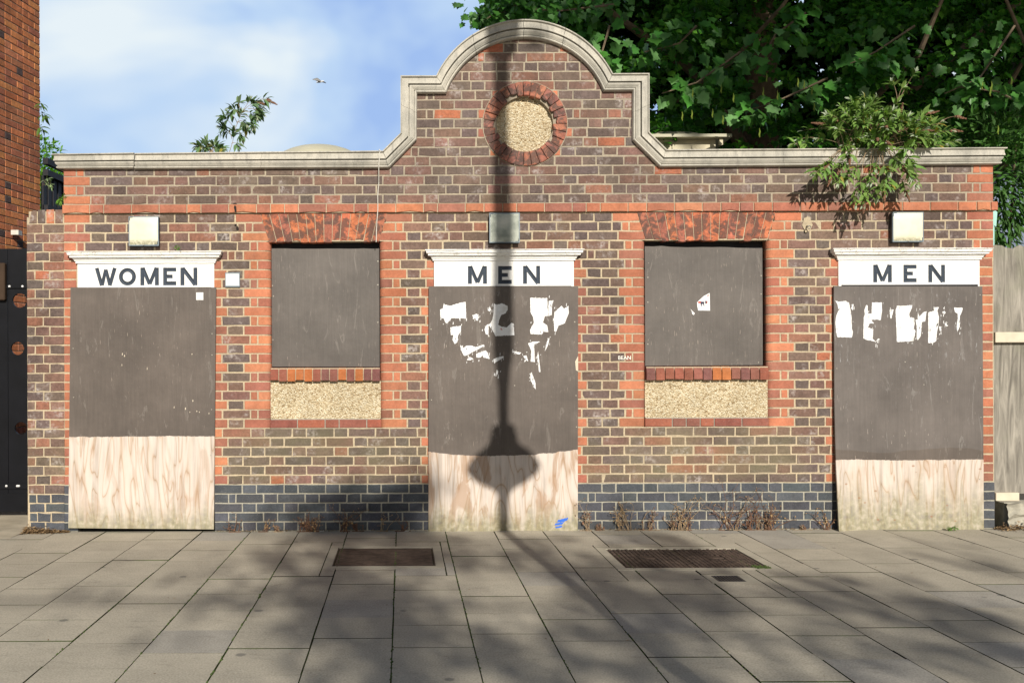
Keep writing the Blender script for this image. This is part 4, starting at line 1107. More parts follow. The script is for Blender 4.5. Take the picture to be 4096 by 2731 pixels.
# teal sign sliver and bluish wall beyond
mb = MB(); x0s, z1s = W(2276, 487, .5); x1s, z0s = W(2291, 520, .5); mb.poly([(x0s, .5, z0s+.02), (x1s-.01, .5, z0s), (x1s, .5, z1s), (x0s, .5, z1s+.04)]); mb.poly([(x0s, .51, z1s+.04), (x1s, .51, z1s), (x1s-.01, .51, z0s), (x0s, .51, z0s+.02)])
mb.tube([(x0s+.02, .52, z1s), (x0s+.02, .52, 0)], .02, 8)
o = mb.build('teal_sign', [M['teal']], origin=(x0s, .5, 0)); tag(o, 'pale teal sign edge peeping out past the right end of the wall', 'sign')
bb = thing('house_beyond', 'blue grey rendered house glimpsed behind the shrubs on the far right', 'house', (9, 9, 0))
mb = MB(); mb.box(6.6, 11.5, 8.0, 12, 0, 4.4); mb.build('wall', [M['slate']], bb)
mb = MB(); mb.box(6.4, 11.7, 7.8, 12.2, 4.4, 4.6); mb.build('roof', [M['felt']], bb)
for xx in (7.2, 9.0): mb = MB(); mb.box(xx, xx+.8, 7.94, 7.999, 1.2, 2.6); mb.build('window', [m_simple('dark_glass', (.03,.035,.045), .15)], bb)
# ------------------------------------------------------------------ ground
g0 = MB(); g0.poly([(-250, -250, -.16), (250, -250, -.16), (250, 250, -.16), (-250, 250, -.16)]); o = g0.build('ground', [M['earth']]); tag(o, kind='structure')
g1 = MB(); g1.poly([(-250, -22, -.125), (250, -22, -.125), (250, -13.2, -.125), (-250, -13.2, -.125)]); o = g1.build('road', [M['asphalt']]); tag(o, kind='structure')
g2 = MB()
for i in range(-22, 22): g2.bbox(i*.915, i*.915+.91, -13.2, -13.05, -.15, .0, 0, (1,1,1), .01)
o = g2.build('kerb', [M['conc']]); tag(o, kind='structure')
g3 = MB()
for i in range(-8, 9):
    g3.box(i*3.0, i*3.0+1.0, -17.6, -17.5, -.1245, -.121)
o = g3.build('road_marking', [M['whitemark']]); tag(o, kind='structure')
HOLES = [(-.535, .275, -1.435, -.65), (1.39, 2.47, -1.52, -.735), (1.885, 2.19, -1.90, -1.65)]
def sub(rs, h):
    out = []
    for (a, b, c, d) in rs:
        x0, x1, y0, y1 = h
        if x1 <= a or x0 >= b or y1 <= c or y0 >= d: out.append((a, b, c, d)); continue
        if x0 > a: out.append((a, x0, c, d))
        if x1 < b: out.append((x1, b, c, d))
        m0, m1 = max(a, x0), min(b, x1)
        if y0 > c: out.append((m0, m1, c, y0))
        if y1 < d: out.append((m0, m1, y1, d))
    return out
pv = MB(); SP = .389; KN = {0: -1.66, 1: -1.82, 2: -2.34, -1: -1.89}
for ci in range(-24, 26):
    xa, xb = -.055 + SP*ci, -.055 + SP*(ci+1); off = KN.get(ci, -R.uniform(0, SP))
    off = off + SP*math.ceil(-off/SP)   # last joint before the wall
    y = off; k = 0
    while y > -13.05:
        y0, y1 = max(y - SP, -13.05), min(y, .045 if xa < -3.1 or xa > 4.8 else .0)
        if y1 - y0 > .015:
            c = jc((.435, .345, .29), .04); c = (c[0], c[0]*.915, c[0]*.74)
            if R.random() < .1: c = jc((.39, .32, .275), .02); c = (c[0], c[0]*.94, c[0]*.82)
            tz = R.uniform(-.002, .002); gp_ = R.choice([.0042, .0035, .0028])
            for (a, b, q, r) in sub([(xa, xb, y0, y1)], HOLES[0]) if True else []:
                rs = [(a, b, q, r)]
                for h in HOLES[1:]: rs = [z for s__ in rs for z in sub([s__], h)]
                for (a2, b2, c2, d2) in rs:
                    if b2-a2 < .02 or d2-c2 < .015: continue
                    j = lambda: R.uniform(-.0012, .0012)
                    P = [(a2+gp_*.855+j(), c2+gp_*.27+j()), (b2-gp_*.85+j(), c2+gp_*.27+j()), (b2-gp_*.85+j(), d2-gp_*.27+j()), (a2+gp_*.85+j(), d2-gp_*.27+j())]
                    cxp, cyp = (a2+b2)/2, (c2+d2)/2; ii = .0008
                    t1 = pv.vs([(p-math.copysign(ii, p-cxp), q_-math.copysign(ii, q_-cyp), tz+R.uniform(-.0006,.0006)) for p, q_ in P])
                    t2 = pv.vs([(p, q_, tz-.003) for p, q_ in P]); t3 = pv.vs([(p, q_, -.04) for p, q_ in P])
                    pv.face(t1, 0, c)
                    for e in range(4): f = (e+1) % 4; pv.face([t3[e], t3[f], t1[f], t1[e]], 1, c)
        y -= SP
pv.poly([(-60, -13.05, -.0065), (60, -13.05, -.0065), (60, .3, -.0065), (-60, .3, -.0065)], 1)
for sx in (-1, 1):
    a, b = (-60, -.055-SP*24) if sx < 0 else (-.055+SP*26, 60); pv.poly([(a, -13.05, -.001), (b, -13.05, -.001), (b, 0, -.001), (a, 0, -.001)], 0, (.38,.36,.30))
o = pv.build('pavement', [M['paving'], M['joint']]); tag(o, kind='structure')
# moss tufts along the joints: one sheet of tiny clumps
ms = MB()
for ci, ya, yb, w in [(-2, -5.2, -1.2, .006), (-3, -4.6, -.3, .004), (0, -4.8, -.2, .005), (1, -5, -.2, .005), (2, -5, -.6, .004), (3, -4.5, -2.2, .004), (4, -4.5, -1, .003), (-4, -3.4, -1, .003), (-1, -1.4, -.2, .004), (6, -3, -.2, .003)]:
    x = -.055 + SP*ci; y = ya
    while y < yb:
        y += R.uniform(.006, .05)
        if R.random() < .5:
            s_ = w*R.uniform(.6, 1.5); xx = x + R.gauss(0, .0022); i = ms.vs([(xx-s_, y-s_*1.6, -.001), (xx+s_*.8, y-s_, -.001), (xx+s_, y+s_*1.8, -.001), (xx-s_*.7, y+s_, -.001), (xx, y, .004+s_*.5)])
            for k in range(4): ms.face([i[k], i[(k+1) % 4], i[4]])
for _ in range(46):
    x, y = R.uniform(2.30, 2.40), R.uniform(-1.49, -1.40); s_ = R.uniform(.004, .009); i = ms.vs([(x-s_, y-s_, .001), (x+s_, y-s_, .001), (x+s_, y+s_, .001), (x-s_, y+s_, .001), (x, y, .006+s_*.4)])
    for k in range(4): ms.face([i[k], i[(k+1) % 4], i[4]])
o = ms.build('moss', [M['moss']]); tag(o, 'green moss growing along the paving joints', 'moss', kind='stuff')
# inspection covers
def frame(mb, h, ix0, ix1, iy0, iy1, m=0):
    x0, x1, y0, y1 = h; g = .003
    for a, b, c, d in ((x0+g, x1-g, y0+g, iy0), (x0+g, x1-g, iy1, y1-g), (x0+g, ix0, iy0, iy1), (ix1, x1-g, iy0, iy1)): mb.box(a, b, c, d, -.04, .001 if (a, c) != (x0+g, iy0) and (a, c) != (ix1, iy0) else .0008, m)
t = thing('manhole_cover', 'plain rusty single inspection cover in the paving, left of the middle door', 'manhole cover', (-.13, -1.04, 0), 'inspection covers set in the paving')
mb = MB(); frame(mb, HOLES[0], -.475, .215, -1.365, -.725); mb.build('concrete_surround', [M['conc']], t)
mb = MB(); mb.box(-.473, .213, -1.363, -.727, -.03, -.007); mb.bbox(-.462, .202, -1.352, -.738, -.02, .0005, 0, (1,1,1), .004)
mb.build('cover_plate', [M['rust']], t)
for xx in (-.473, .2065): mb = MB(); mb.box(xx, xx+.006, -1.363, -.727, -.0069, .002); mb.build('rim', [M['rust']], t)
t = thing('manhole_cover', 'long double inspection cover with brick-like tread, in front of the right window', 'manhole cover', (1.92, -1.13, 0), 'inspection covers set in the paving')
mb = MB(); frame(mb, HOLES[1], 1.455, 2.395, -1.455, -.80); mb.build('concrete_surround', [M['conc']], t)
for (xa, xb) in ((1.458, 1.922), (1.926, 2.392)):
    mb = MB(); mb.box(xa, xb, -1.452, -.803, -.03, -.006)
    ny = 22; nx = 15
    for j in range(ny):
        for i in range(nx):
            wx, wy = (xb-xa-.02)/nx, .629/ny; x = xa+.01 + wx*i + (0); y = -1.442 + wy*j + (wy/2 if i % 2 else 0)
            if y+wy > -.806: continue
            if abs(i-nx/2+.5) < 2 and abs(j-ny/2) < 3: continue
            mb.box(x+.005, x+wx-.005, y+.0065, y+wy-.0065, -.0061, .0025)
    xm = (xa+xb)/2; mb.box(xm-.06, xm-.052, -1.2, -1.04, -.0061, .0018); mb.box(xm+.052, xm+.06, -1.2, -1.04, -.0061, .0018); mb.box(xm-.045, xm+.045, -1.13, -1.11, -.0061, .0012)
    mb.build('cover_plate', [M['rust']], t)
t = thing('drain_grate', 'small square iron drain grate in a pale concrete surround', 'drain', (2.04, -1.77, 0))
mb = MB(); frame(mb, HOLES[2], 1.935, 2.105, -1.86, -1.69); mb.build('concrete_surround', [M['conc']], t)
mb = MB(); mb.box(1.936, 2.104, -1.859, -1.691, -.035, -.02)
for k in range(9): mb.box(1.94+k*.0185, 1.95+k*.0185, -1.855, -1.695, -.019, .0004)
mb.box(1.9365, 2.1035, -1.8585, -1.852, -.019, .001); mb.box(1.9365, 2.1035, -1.698, -1.6915, -.019, .001); mb.build('grate', [m_simple('grey_iron', (.055,.055,.06), .6)], t)
# ------------------------------------------------------------------ foliage
def nrmz(a): return a / np.maximum(np.linalg.norm(a, axis=1, keepdims=True), 1e-9)
def leafmesh(name, C, T, Nn, Sz, tv, tf, mat_, cols, parent=None, origin=None, wid=None):
    """C centres, T tip direction, Nn blade normal, Sz size; tv template (u along, w across, h up)"""
    C = np.asarray(C, float); T = nrmz(np.asarray(T, float)); B = nrmz(np.cross(Nn, T)); Nn = np.cross(T, B)
    n = len(C); tv = np.array(tv); k = len(tv); tf = np.array(tf)
    w = np.ones(n) if wid is None else wid
    v = C[:, None, :] + Sz[:, None, None]*(tv[None, :, 0:1]*T[:, None, :] + tv[None, :, 1:2]*w[:, None, None]*B[:, None, :] + tv[None, :, 2:3]*Nn[:, None, :])
    if origin is not None: v = v - np.array(origin)
    v = v.reshape(-1, 3); f = (tf[None] + (np.arange(n)*k)[:, None, None]).reshape(-1, 3)
    me = bpy.data.meshes.new(name); me.vertices.add(len(v)); me.vertices.foreach_set('co', v.ravel().astype(np.float32))
    nf = len(f); me.loops.add(nf*3); me.polygons.add(nf); me.loops.foreach_set('vertex_index', f.ravel().astype(np.int32))
    me.polygons.foreach_set('loop_start', np.arange(0, nf*3, 3, dtype=np.int32)); me.update(calc_edges=True)
    at = me.color_attributes.new('Col', 'FLOAT_COLOR', 'CORNER')
    cc = np.repeat(np.concatenate([cols, np.ones((n, 1))], 1), len(tf)*3, axis=0).astype(np.float32); at.data.foreach_set('color', cc.ravel())
    me.materials.append(mat_); o = bpy.data.objects.new(name, me); COL.objects.link(o)
    if origin is not None: o.location = origin
    if parent is not None: attach(o, parent)
    return o
half = [(.03,0), (-.04,.15), (.04,.38), (.22,.31), (.42,.54), (.55,.34), (.70,.31), (.78,.15)]
MAP_V = [(.35, 0, -.04)] + [(u, w, .05*w/.5) for u, w in half] + [(1.0, 0, -.08)] + [(u, -w, .05*w/.5) for u, w in half[:0:-1]]
nn_ = len(MAP_V)-1
MAP_F = [(0, 1+i, 1+(i+1) % nn_) for i in range(nn_)]
LAN_V = [(0, 0, 0), (.3, .11, .05), (.3, -.11, .05), (.65, .085, .02), (.65, -.085, .02), (1, 0, -.16), (.3, 0, .02), (.65, 0, -.02)]
LAN_F = [(0, 6, 1), (0, 2, 6), (1, 6, 7), (1, 7, 3), (6, 2, 4), (6, 4, 7), (3, 7, 5), (7, 4, 5)]
def greens(n, base, var=.25, alt=None, altp=.1):
    c = np.array(base)[None]*(1 + rng.uniform(-var, var, (n, 1)))*(1 + rng.uniform(-.08, .08, (n, 3)))
    if alt is not None:
        k = rng.random(n) < altp; c[k] = np.array(alt)*(1 + rng.uniform(-.2, .2, (k.sum(), 1)))
    return c
# ---- big sycamore behind the block
syc = thing('sycamore_tree', 'large dark sycamore with lobed leaves spreading above the right half of the block', 'tree', (4.6, 4.6, 0))
def spray(cent, nper, rx, ry, rz):
    n = len(cent)*nper; c = np.repeat(cent, nper, axis=0); off = rng.normal(0, 1, (n, 3)); off /= np.maximum(np.linalg.norm(off, axis=1, keepdims=True), .6)
    return c + off*np.array([rx, ry, rz])*rng.random((n, 1))**.5, off
def in_crown(P):
    """crown envelope of the sycamore in front view"""
    x, y, z = P.T; k = DW/(DW+y); sx = x*k/S + CX; sy = CY - (z-CH)*k/S
    edge = np.interp(sy, [-400, -60, 0, 30, 62, 130, 200, 360], [950, 1040, 1128, 1108, 1150, 1240, 1330, 1400])
    return (sx > edge + rng.uniform(-14, 26, len(x))) & (sy < 352)
def holes(P):
    x, y, z = P.T; k = DW/(DW+y); sx = x*k/S + CX; sy = CY - (z-CH)*k/S; ok = np.ones(len(x), bool)
    for hx, hy, r in ((2150,38,13),(2180,50,10),(2235,12,8),(2303,104,14),(2282,376,20),(2300,395,14),(2262,385,10),(2240,200,5),(1722,108,5),(2060,120,4),(1830,6,8),(2140,335,6),(2200,330,4),(2325,402,10)):
        ok &= ((sx-hx)**2 + (sy-hy)**2 > (r*rng.uniform(.7, 1.3, len(x)))**2)
    return ok
NC = 900
cent = np.stack([rng.uniform(.4, 8.6, NC), rng.uniform(1.25, 4.6, NC), rng.uniform(3.0, 7.2, NC)], 1)
P, off = spray(cent, 74, .30, .28, .13); keep = in_crown(P) & holes(P); P, off = P[keep], off[keep]; n = len(P)
T = off*np.array([1, 1, .3]) + np.array([0, -.35, -.75]) + rng.normal(0, .35, (n, 3)); Nn = np.stack([rng.normal(0, .45, n), -.5 + rng.normal(0, .5, n), .75 + rng.normal(0, .4, n)], 1)
leafmesh('foliage', P, T, Nn, rng.uniform(.042, .092, n), MAP_V, MAP_F, M['leaf'], greens(n, (.045, .165, .016), .45, (.11, .30, .03), .2), syc)
# dense back of the crown, larger leaves, closes most of the view to the sky
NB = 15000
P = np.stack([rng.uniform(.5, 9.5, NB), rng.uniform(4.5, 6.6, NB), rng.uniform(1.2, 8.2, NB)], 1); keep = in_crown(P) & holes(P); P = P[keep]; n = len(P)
leafmesh('foliage', P, rng.normal(0, 1, (n, 3)) + np.array([0, -.2, -.8]), np.stack([rng.normal(0, .5, n), -.7+rng.normal(0, .4, n), .6+rng.normal(0, .4, n)], 1), rng.uniform(.16, .30, n), MAP_V, MAP_F, M['leaf'], greens(n, (.007, .02, .004), .3), syc)  # near-black leaf colour paints the deep shade between the sprays
NU = 9000
P = np.stack([rng.uniform(.6, 11, NU), rng.uniform(1.6, 9.5, NU), rng.uniform(7.3, 11.5, NU)], 1)
P = P[CY - (P[:, 2]-CH)*DW/(DW+P[:, 1])/S < -60]; NU = len(P)
leafmesh('foliage', P, rng.normal(0, 1, (NU, 3)), np.stack([rng.normal(0, .4, NU), -.2+rng.normal(0, .4, NU), .9+rng.normal(0, .2, NU)], 1), rng.uniform(.3, .5, NU), MAP_V, MAP_F, M['leaf'], greens(NU, (.04, .12, .012), .3), syc)
# hanging boughs: hand placed sprays near the wall
def bough(pts, nl, spread, size, base=(.045,.125,.022)):
    pts = [V3(a, b, y) for a, b, y in pts]; C = []; TT = []
    for i in range(nl):
        t = (i + R.random())/nl*(len(pts)-1); k = min(int(t), len(pts)-2); p = pts[k].lerp(pts[k+1], t-k)
        d = Vector((R.gauss(0, 1), R.gauss(0, .8), R.gauss(0, .35)))*spread; C.append(p+d); TT.append(d.normalized()*.6 + Vector((0, -.25, -.85)))
    return pts, C, TT
tw = MB(); Cs = []; Ts = []; Sz = []
for pts, nl, sp, sz in [([(1700,120,1.0),(1600,190,.9),(1520,215,.85)], 46, .13, .145), ([(1900,180,1.0),(1780,235,.9),(1690,262,.85)], 60, .14, .13), ([(1420,10,.9),(1290,25,.9),(1180,20,.9),(1125,40,.9)], 210, .17, .085), ([(1200,10,.9),(1150,22,.9),(1112,48,.9)], 120, .09, .08), ([(1240,-30,.9),(1170,-20,.9),(1140,-5,.9)], 120, .13, .08),
                        ([(2100,60,1),(2010,120,.9),(1945,150,.85)], 34, .14, .15), ([(2330,60,.9),(2250,180,.8),(2170,215,.8)], 50, .15, .12), ([(1400,60,.9),(1380,130,.8),(1400,170,.8)], 40, .12, .13), ([(2350,240,.9),(2290,210,.8),(2200,200,.8)], 40, .12, .12),
                        ([(1600,60,.9),(1560,100,.9),(1480,120,.9)], 34, .14, .14), ([(1850,30,.9),(1780,80,.9),(1740,160,.9)], 36, .14, .14)]:
    q, C, TT = bough(pts, nl, sp, sz); Cs += C; Ts += TT; Sz += [sz*R.uniform(.7, 1.25) for _ in C]; tw.tube(q, [.012, .008, .005, .003][:len(q)], 5)
n = len(Cs); leafmesh('foliage', np.array(Cs), np.array(Ts), np.stack([rng.normal(0, .5, n), -.65+rng.normal(0, .4, n), .6+rng.normal(0, .4, n)], 1), np.array(Sz)*.86, MAP_V, MAP_F, M['leaf'], greens(n, (.065, .20, .035), .4, (.14, .30, .10), .25), syc)
tw.build('twig', [M['bark']], syc)
for _ in range(22):   # little green flower tassels
    kb = MB(); x, z = W(R.choice([1620, 1700, 1760, 1880, 2240, 2300])+R.uniform(-60, 60), R.choice([200, 250, 275, 190])+R.uniform(-25, 25), .7)
    kb.tube([(x, .7, z), (x+.004, .7, z-.03), (x-.002, .7, z-.06), (x+.003, .7, z-.08)], [.002, .006, .007, .003], 5)
    kb.build('flower_tassel', [bpy.data.materials.get('yellow_green_flower') or m_simple('yellow_green_flower', (.16,.22,.03), .7)], syc)
tk = MB()
tk.tube([(4.55, 4.4, -.1), (4.5, 4.4, 1.5), (4.35, 4.1, 3.0), (4.25, 3.7, 4.2), (4.15, 3.4, 5.2), (4.1, 3.2, 7)], [.36, .30, .25, .2, .16, .08], 12); tk.build('trunk', [M['bark']], syc)
for pts, r in [([(4.3, 4.0, 3.2), (5.6, 3.0, 4.3), (6.8, 2.2, 5.4)], .09), ([(4.3, 3.9, 3.6), (3.2, 3.0, 4.6), (1.8, 2.0, 5.1)], .09), ([(5.2, 3.6, 3.0), (6.3, 2.2, 3.8), (7.3, 1.5, 4.7)], .05), ([(6.2, 3, 3.1), (6.9, 2.0, 4.2), (7.0, 1.4, 5.2)], .04), ([(4.2, 3.4, 3.4), (5.0, 1.6, 4.3), (5.1, 1.1, 5.0)], .045), ([(5.8, 2.6, 3.4), (6.0, 1.5, 4.3), (5.4, 1.1, 5.0)], .035), ([(3.0, 2.8, 4.2), (3.6, 1.4, 4.7), (3.9, 1.0, 5.2)], .03)]:
    b_ = MB(); m_ = [Vector(p) for p in pts]; m_.insert(1, m_[0].lerp(m_[1], .5) + Vector((.06, 0, -.05))); b_.tube(m_, [r, r*.85, r*.6, r*.3], 7); b_.build('branch', [M['bark']], syc)
# ---- left bush beyond the fence, shrubs on the far right
def bush(name, label, cat, c, rad, n, size, base, base_z=0.0, stems=4, V=LAN_V, F=LAN_F, mat_=None, wid=1.6):
    t = thing(name, label, cat, (c[0], c[1], base_z)); P = rng.normal(0, 1, (n, 3)); P /= np.linalg.norm(P, axis=1, keepdims=True); r = rng.random((n, 1))**.35
    lump = 1 + .22*np.sin(P[:, :1]*5 + c[0]) * np.cos(P[:, 2:3]*6 + 1)
    Q = P*r*lump*np.array(rad) + np.array(c)
    T = P*.8 + rng.normal(0, .5, (n, 3)) + np.array([0, 0, -.1]); Nn = P*.4 + rng.normal(0, .4, (n, 3)) + np.array([0, -.3, .7])
    leafmesh('foliage', Q, T, Nn, rng.uniform(.7, 1.3, n)*size, V, F, mat_ or M['leaf'], greens(n, base, .3), t, wid=np.full(n, wid))
    mb = MB()
    for _ in range(stems):
        e = Vector(c) + Vector((R.uniform(-.6, .6)*rad[0], R.uniform(-.5, .5)*rad[1], R.uniform(0, .5)*rad[2])); s_ = Vector((c[0]+R.uniform(-.1, .1), c[1], base_z)); mb.tube([s_, s_.lerp(e, .5)+Vector((R.uniform(-.1, .1), 0, 0)), e], [.035, .025, .01], 6)
    mb.build('trunk', [M['bark']], t); return t
bush('green_tree', 'bright green rounded tree beyond the dark fence on the far left', 'tree', (-9.75, 16, 5.75), (1.75, 1.3, 1.5), 8500, .14, (.12, .30, .02), 0, 3)
bush('buddleia_bush', 'leafy shrub against the hoarding at the right edge, behind the end of the wall', 'shrub', (5.35, 1.0, 3.0), (.50, .35, .72), 2300, .10, (.06, .15, .03), 0, 5, mat_=M['bleaf'], wid=1.2)
# ---- buddleia growing on the parapet
def sprig(Cb, Tb, Nb, Sb, Ls, st, sd_, root, end, L=.085, leaves=16, head=False, r=.004, frac=.45):
    root, end = Vector(root), Vector(end); mid = root.lerp(end, .55) + Vector((R.uniform(-.03, .03), R.uniform(-.03, .03), .035))
    pts = []
    for k in range(9):
        t = k/8; pts.append(root*(1-t)**2 + mid*2*t*(1-t) + end*t*t)
    st.tube(pts, [r*(1-.75*k/8) for k in range(9)], 5)
    d = (pts[-1]-pts[-3]).normalized(); side = d.cross(Vector((0, -.6, .8))).normalized(); nn = side.cross(d).normalized()
    pairs = leaves//2
    for i in range(pairs):
        t = 1-frac + frac*(i+.5)/pairs; k = min(int(t*8), 7); p = pts[k].lerp(pts[k+1], t*8-k)
        a = side if i % 2 else nn
        a = (a + Vector((R.gauss(0, .25), R.gauss(0, .25), R.gauss(0, .25)))).normalized()
        for sg in (-1, 1):
            Cb.append(p); v = a*sg*.9 + d*(.35 + .5*t) + Vector((0, 0, -.12)); Tb.append(v); nv = Vector((R.gauss(0, .3), -.45+R.gauss(0, .2), .8)); Nb.append(nv); Sb.append(L*R.uniform(.75, 1.2)*(1 - .35*max(0, (t-.8)/.2)))
    for _ in range(3): Cb.append(pts[-1]); Tb.append(d + Vector((R.gauss(0, .3), R.gauss(0, .3), R.gauss(0, .3)))); Nb.append(Vector((R.gauss(0, .4), -.5, .6))); Sb.append(L*.55); Ls.append(len(Cb)-1)
    if head:
        p = pts[-1]; hd = (d + Vector((R.gauss(0, .25), 0, -.25))).normalized()
        for k in range(16):
            q = p + hd*(.006*k); rr = .008*(1-k/17)+.002
            for a in range(3): w_ = Vector((R.gauss(0, 1), R.gauss(0, 1), R.gauss(0, 1))).normalized()*rr; c_ = q+w_; e_ = rr*.5+.0015; sd_.box(c_.x-e_, c_.x+e_, c_.y-e_, c_.y+e_, c_.z-e_, c_.z+e_)
def buddleia(label, specs, loc, base, L=.085, frac=.45):
    t = thing('buddleia', label, 'shrub', loc, None); Cb, Tb, Nb, Sb, Ls = [], [], [], [], []; st, sd_ = MB(), MB()
    for (r0, e0, nl, head) in specs: sprig(Cb, Tb, Nb, Sb, Ls, st, sd_, V3(*r0), V3(*e0), L*R.uniform(.85, 1.15), nl, head, .0028, frac)
    n = len(Cb); cols = greens(n, base, .42, (.30, .26, .05), .035); 
    for i in Ls: cols[i] = np.array((.36, .42, .30))*R.uniform(.8, 1.2)
    leafmesh('foliage', np.array([tuple(v) for v in Cb]), np.array([tuple(v) for v in Tb]), np.array([tuple(v) for v in Nb]), np.array(Sb), LAN_V, LAN_F, M['bleaf'], cols, t, wid=rng.uniform(1.15, 1.8, n))
    st.build('stem', [M['twig']], t)
    st_base = None
    if sd_.v: sd_.build('seed_head', [M['seed']], t)
sp = []
# mass above the coping, denser low and to the left like the photograph
for i in range(84):
    a = R.uniform(0, 2*math.pi); rr = R.random()**.5; ex = 2030 + math.cos(a)*rr*128 + R.uniform(-10, 10); ey = 288 + math.sin(a)*rr*50 - (8 if ex < 2020 else -12)
    sp.append(((min(max(ex+R.uniform(-40, 40), 1930), 2130), 342, R.uniform(-.02, .16)), (ex, min(ey, 342), R.uniform(-.25, .30)), 14, R.random() < .10))
for ex, ey in [(1905,262),(1930,245),(1955,232),(1985,222),(2010,228),(1890,285),(1915,300),(2130,262),(2160,282),(2185,300),(2192,325),(2150,318),(2120,300),(2170,335),(2100,285),(2085,270),(1945,262),(1965,330),(1940,336),(2050,255)]:
    sp.append(((2010, 342, .05), (ex, ey, R.uniform(-.2, .1)), 16, R.random() < .2))
for p in [((2030,300,0),(2062,235,.0),6,False), ((2062,235,0),(2050,190,0),8,False), ((2062,235,0),(2103,165,0),4,False), ((2062,235,0),(2075,200,0),10,False), ((2150,290,0),(2197,268,0),0,True), ((1960,300,-.05),(1845,300,0),2,False), ((1955,340,0),(1880,318,0),6,False), ((1880,318,0),(1836,322,0),8,False), ((1835,345,0),(1822,330,0),8,False), ((1860,346,0),(1850,328,0),12,False)]: sp.append(p)
for ex, ey, y in [(1890,398,-.30),(1908,408,-.26),(1872,402,-.32),(1930,385,-.2),(1945,412,-.25),(1960,398,-.2),(1975,440,-.26),(1985,468,-.28),(1965,470,-.28),(2010,388,-.18),(2000,420,-.26),(2030,443,-.26),(2016,452,-.28),(2045,430,-.2),(2060,372,-.2),(2075,385,-.24),(2090,405,-.28),(2105,425,-.3),(2082,440,-.25),(1950,360,-.2),(2070,355,-.16),(2095,372,-.2),(1925,422,-.28),(2040,395,-.24),(2100,395,-.24),(1900,380,-.24)]:
    sp.append(((ex+(2000-ex)*.45+R.uniform(-18, 18), 343, -.06), (ex, ey, y), 11, R.random() < .3))
buddleia('large buddleia with brown seed heads rooted on the coping, partly trailing down the brick', sp, (3.6, .1, 3.08), (.155, .26, .06), .096, .28)
YB2 = .3
sp = [((526,352,YB2),(538,300,YB2),18,False), ((538,302,YB2),(556,258,YB2),18,False), ((556,260,YB2),(592,236,YB2),18,True), ((540,300,YB2),(508,270,YB2-.1),16,False), ((536,306,YB2),(506,292,YB2),12,False), ((556,258,YB2),(548,236,YB2+.05),14,False), ((556,258,YB2),(574,230,YB2),16,False), ((570,250,YB2),(602,262,YB2-.05),14,False), ((548,280,YB2),(566,285,YB2-.1),12,False), ((560,256,YB2),(586,268,YB2-.1),14,False), ((533,320,YB2),(518,300,YB2),10,False), ((545,285,YB2),(524,262,YB2+.1),12,False), ((532,330,YB2),(548,335,YB2),8,False),
      ((592,236,YB2),(614,229,YB2),6,True), ((545,280,YB2),(570,300,YB2),12,False), ((560,262,YB2),(582,290,YB2-.1),12,False), ((552,268,YB2),(528,250,YB2-.1),12,False), ((540,300,YB2),(556,318,YB2),10,False), ((575,245,YB2),(600,250,YB2),14,False)]
for ex, ey in [(452,336),(463,330),(475,328),(488,334),(497,330),(505,338),(470,340),(482,340),(512,342),(458,342)]: sp.append(((485, 352, YB2), (ex, ey, YB2+R.uniform(-.15, .15)), 14, False))
buddleia('small buddleia leaning right from the roof, silhouetted against the sky left of the gable', sp, (-1.4, .3, 3.0), (.12, .20, .09), .088)
# small self-sown sprouts
def sprout(label, pts, loc, L=.05, base=(.09,.2,.03)):
    t = thing('sprout', label, 'weed', loc); Cb, Tb, Nb, Sb, Ls = [], [], [], [], []; st, sd_ = MB(), MB()
    for r0, e0 in pts: sprig(Cb, Tb, Nb, Sb, Ls, st, sd_, V3(*r0), V3(*e0), L, 8, False, .002, .7)
    n = len(Cb); leafmesh('foliage', np.array([tuple(v) for v in Cb]), np.array([tuple(v) for v in Tb]), np.array([tuple(v) for v in Nb]), np.array(Sb), LAN_V, LAN_F, M['bleaf'], greens(n, base, .2), t, wid=np.full(n, 1.3)); st.build('stem', [M['twig']], t)
sprout('tiny green seedling sprouting from the cornice over the WOMEN doorway', [((407,580,-.03),(405,565,-.04)), ((407,580,-.03),(410,570,-.05))], tuple(V3(407,580,-.03)), .03)
sprout('small green seedling between the pier top and the left end of the block', [((143,466,.05),(140,458,.0)), ((143,466,.05),(148,452,.0)), ((143,466,.05),(134,465,0))], tuple(V3(143,466,.05)), .05, (.12,.24,.03))
sprout('leafy sprig growing from the neighbouring wall in front of the dark fence', [((96,428,2.9),(112,410,2.7)), ((100,425,2.9),(118,425,2.7))], tuple(V3(98,428,2.9)), .075, (.2,.28,.14))
sprout('twig with leaves sticking out of the tall brick wall at the upper left', [((88,235,3.0),(96,245,2.9)), ((88,262,3.0),(106,268,2.9)), ((88,290,3.0),(100,300,2.9))], tuple(V3(88,262,3.0)), .12, (.08,.16,.03))
sprout('green weed at the foot of the right-hand door board', [((2190,1221,-.06),(2178,1214,-.1)), ((2190,1221,-.06),(2196,1212,-.1)), ((2188,1221,-.06),(2186,1213,-.12))], tuple(V3(2190,1221,-.06)), .035, (.12,.2,.05))
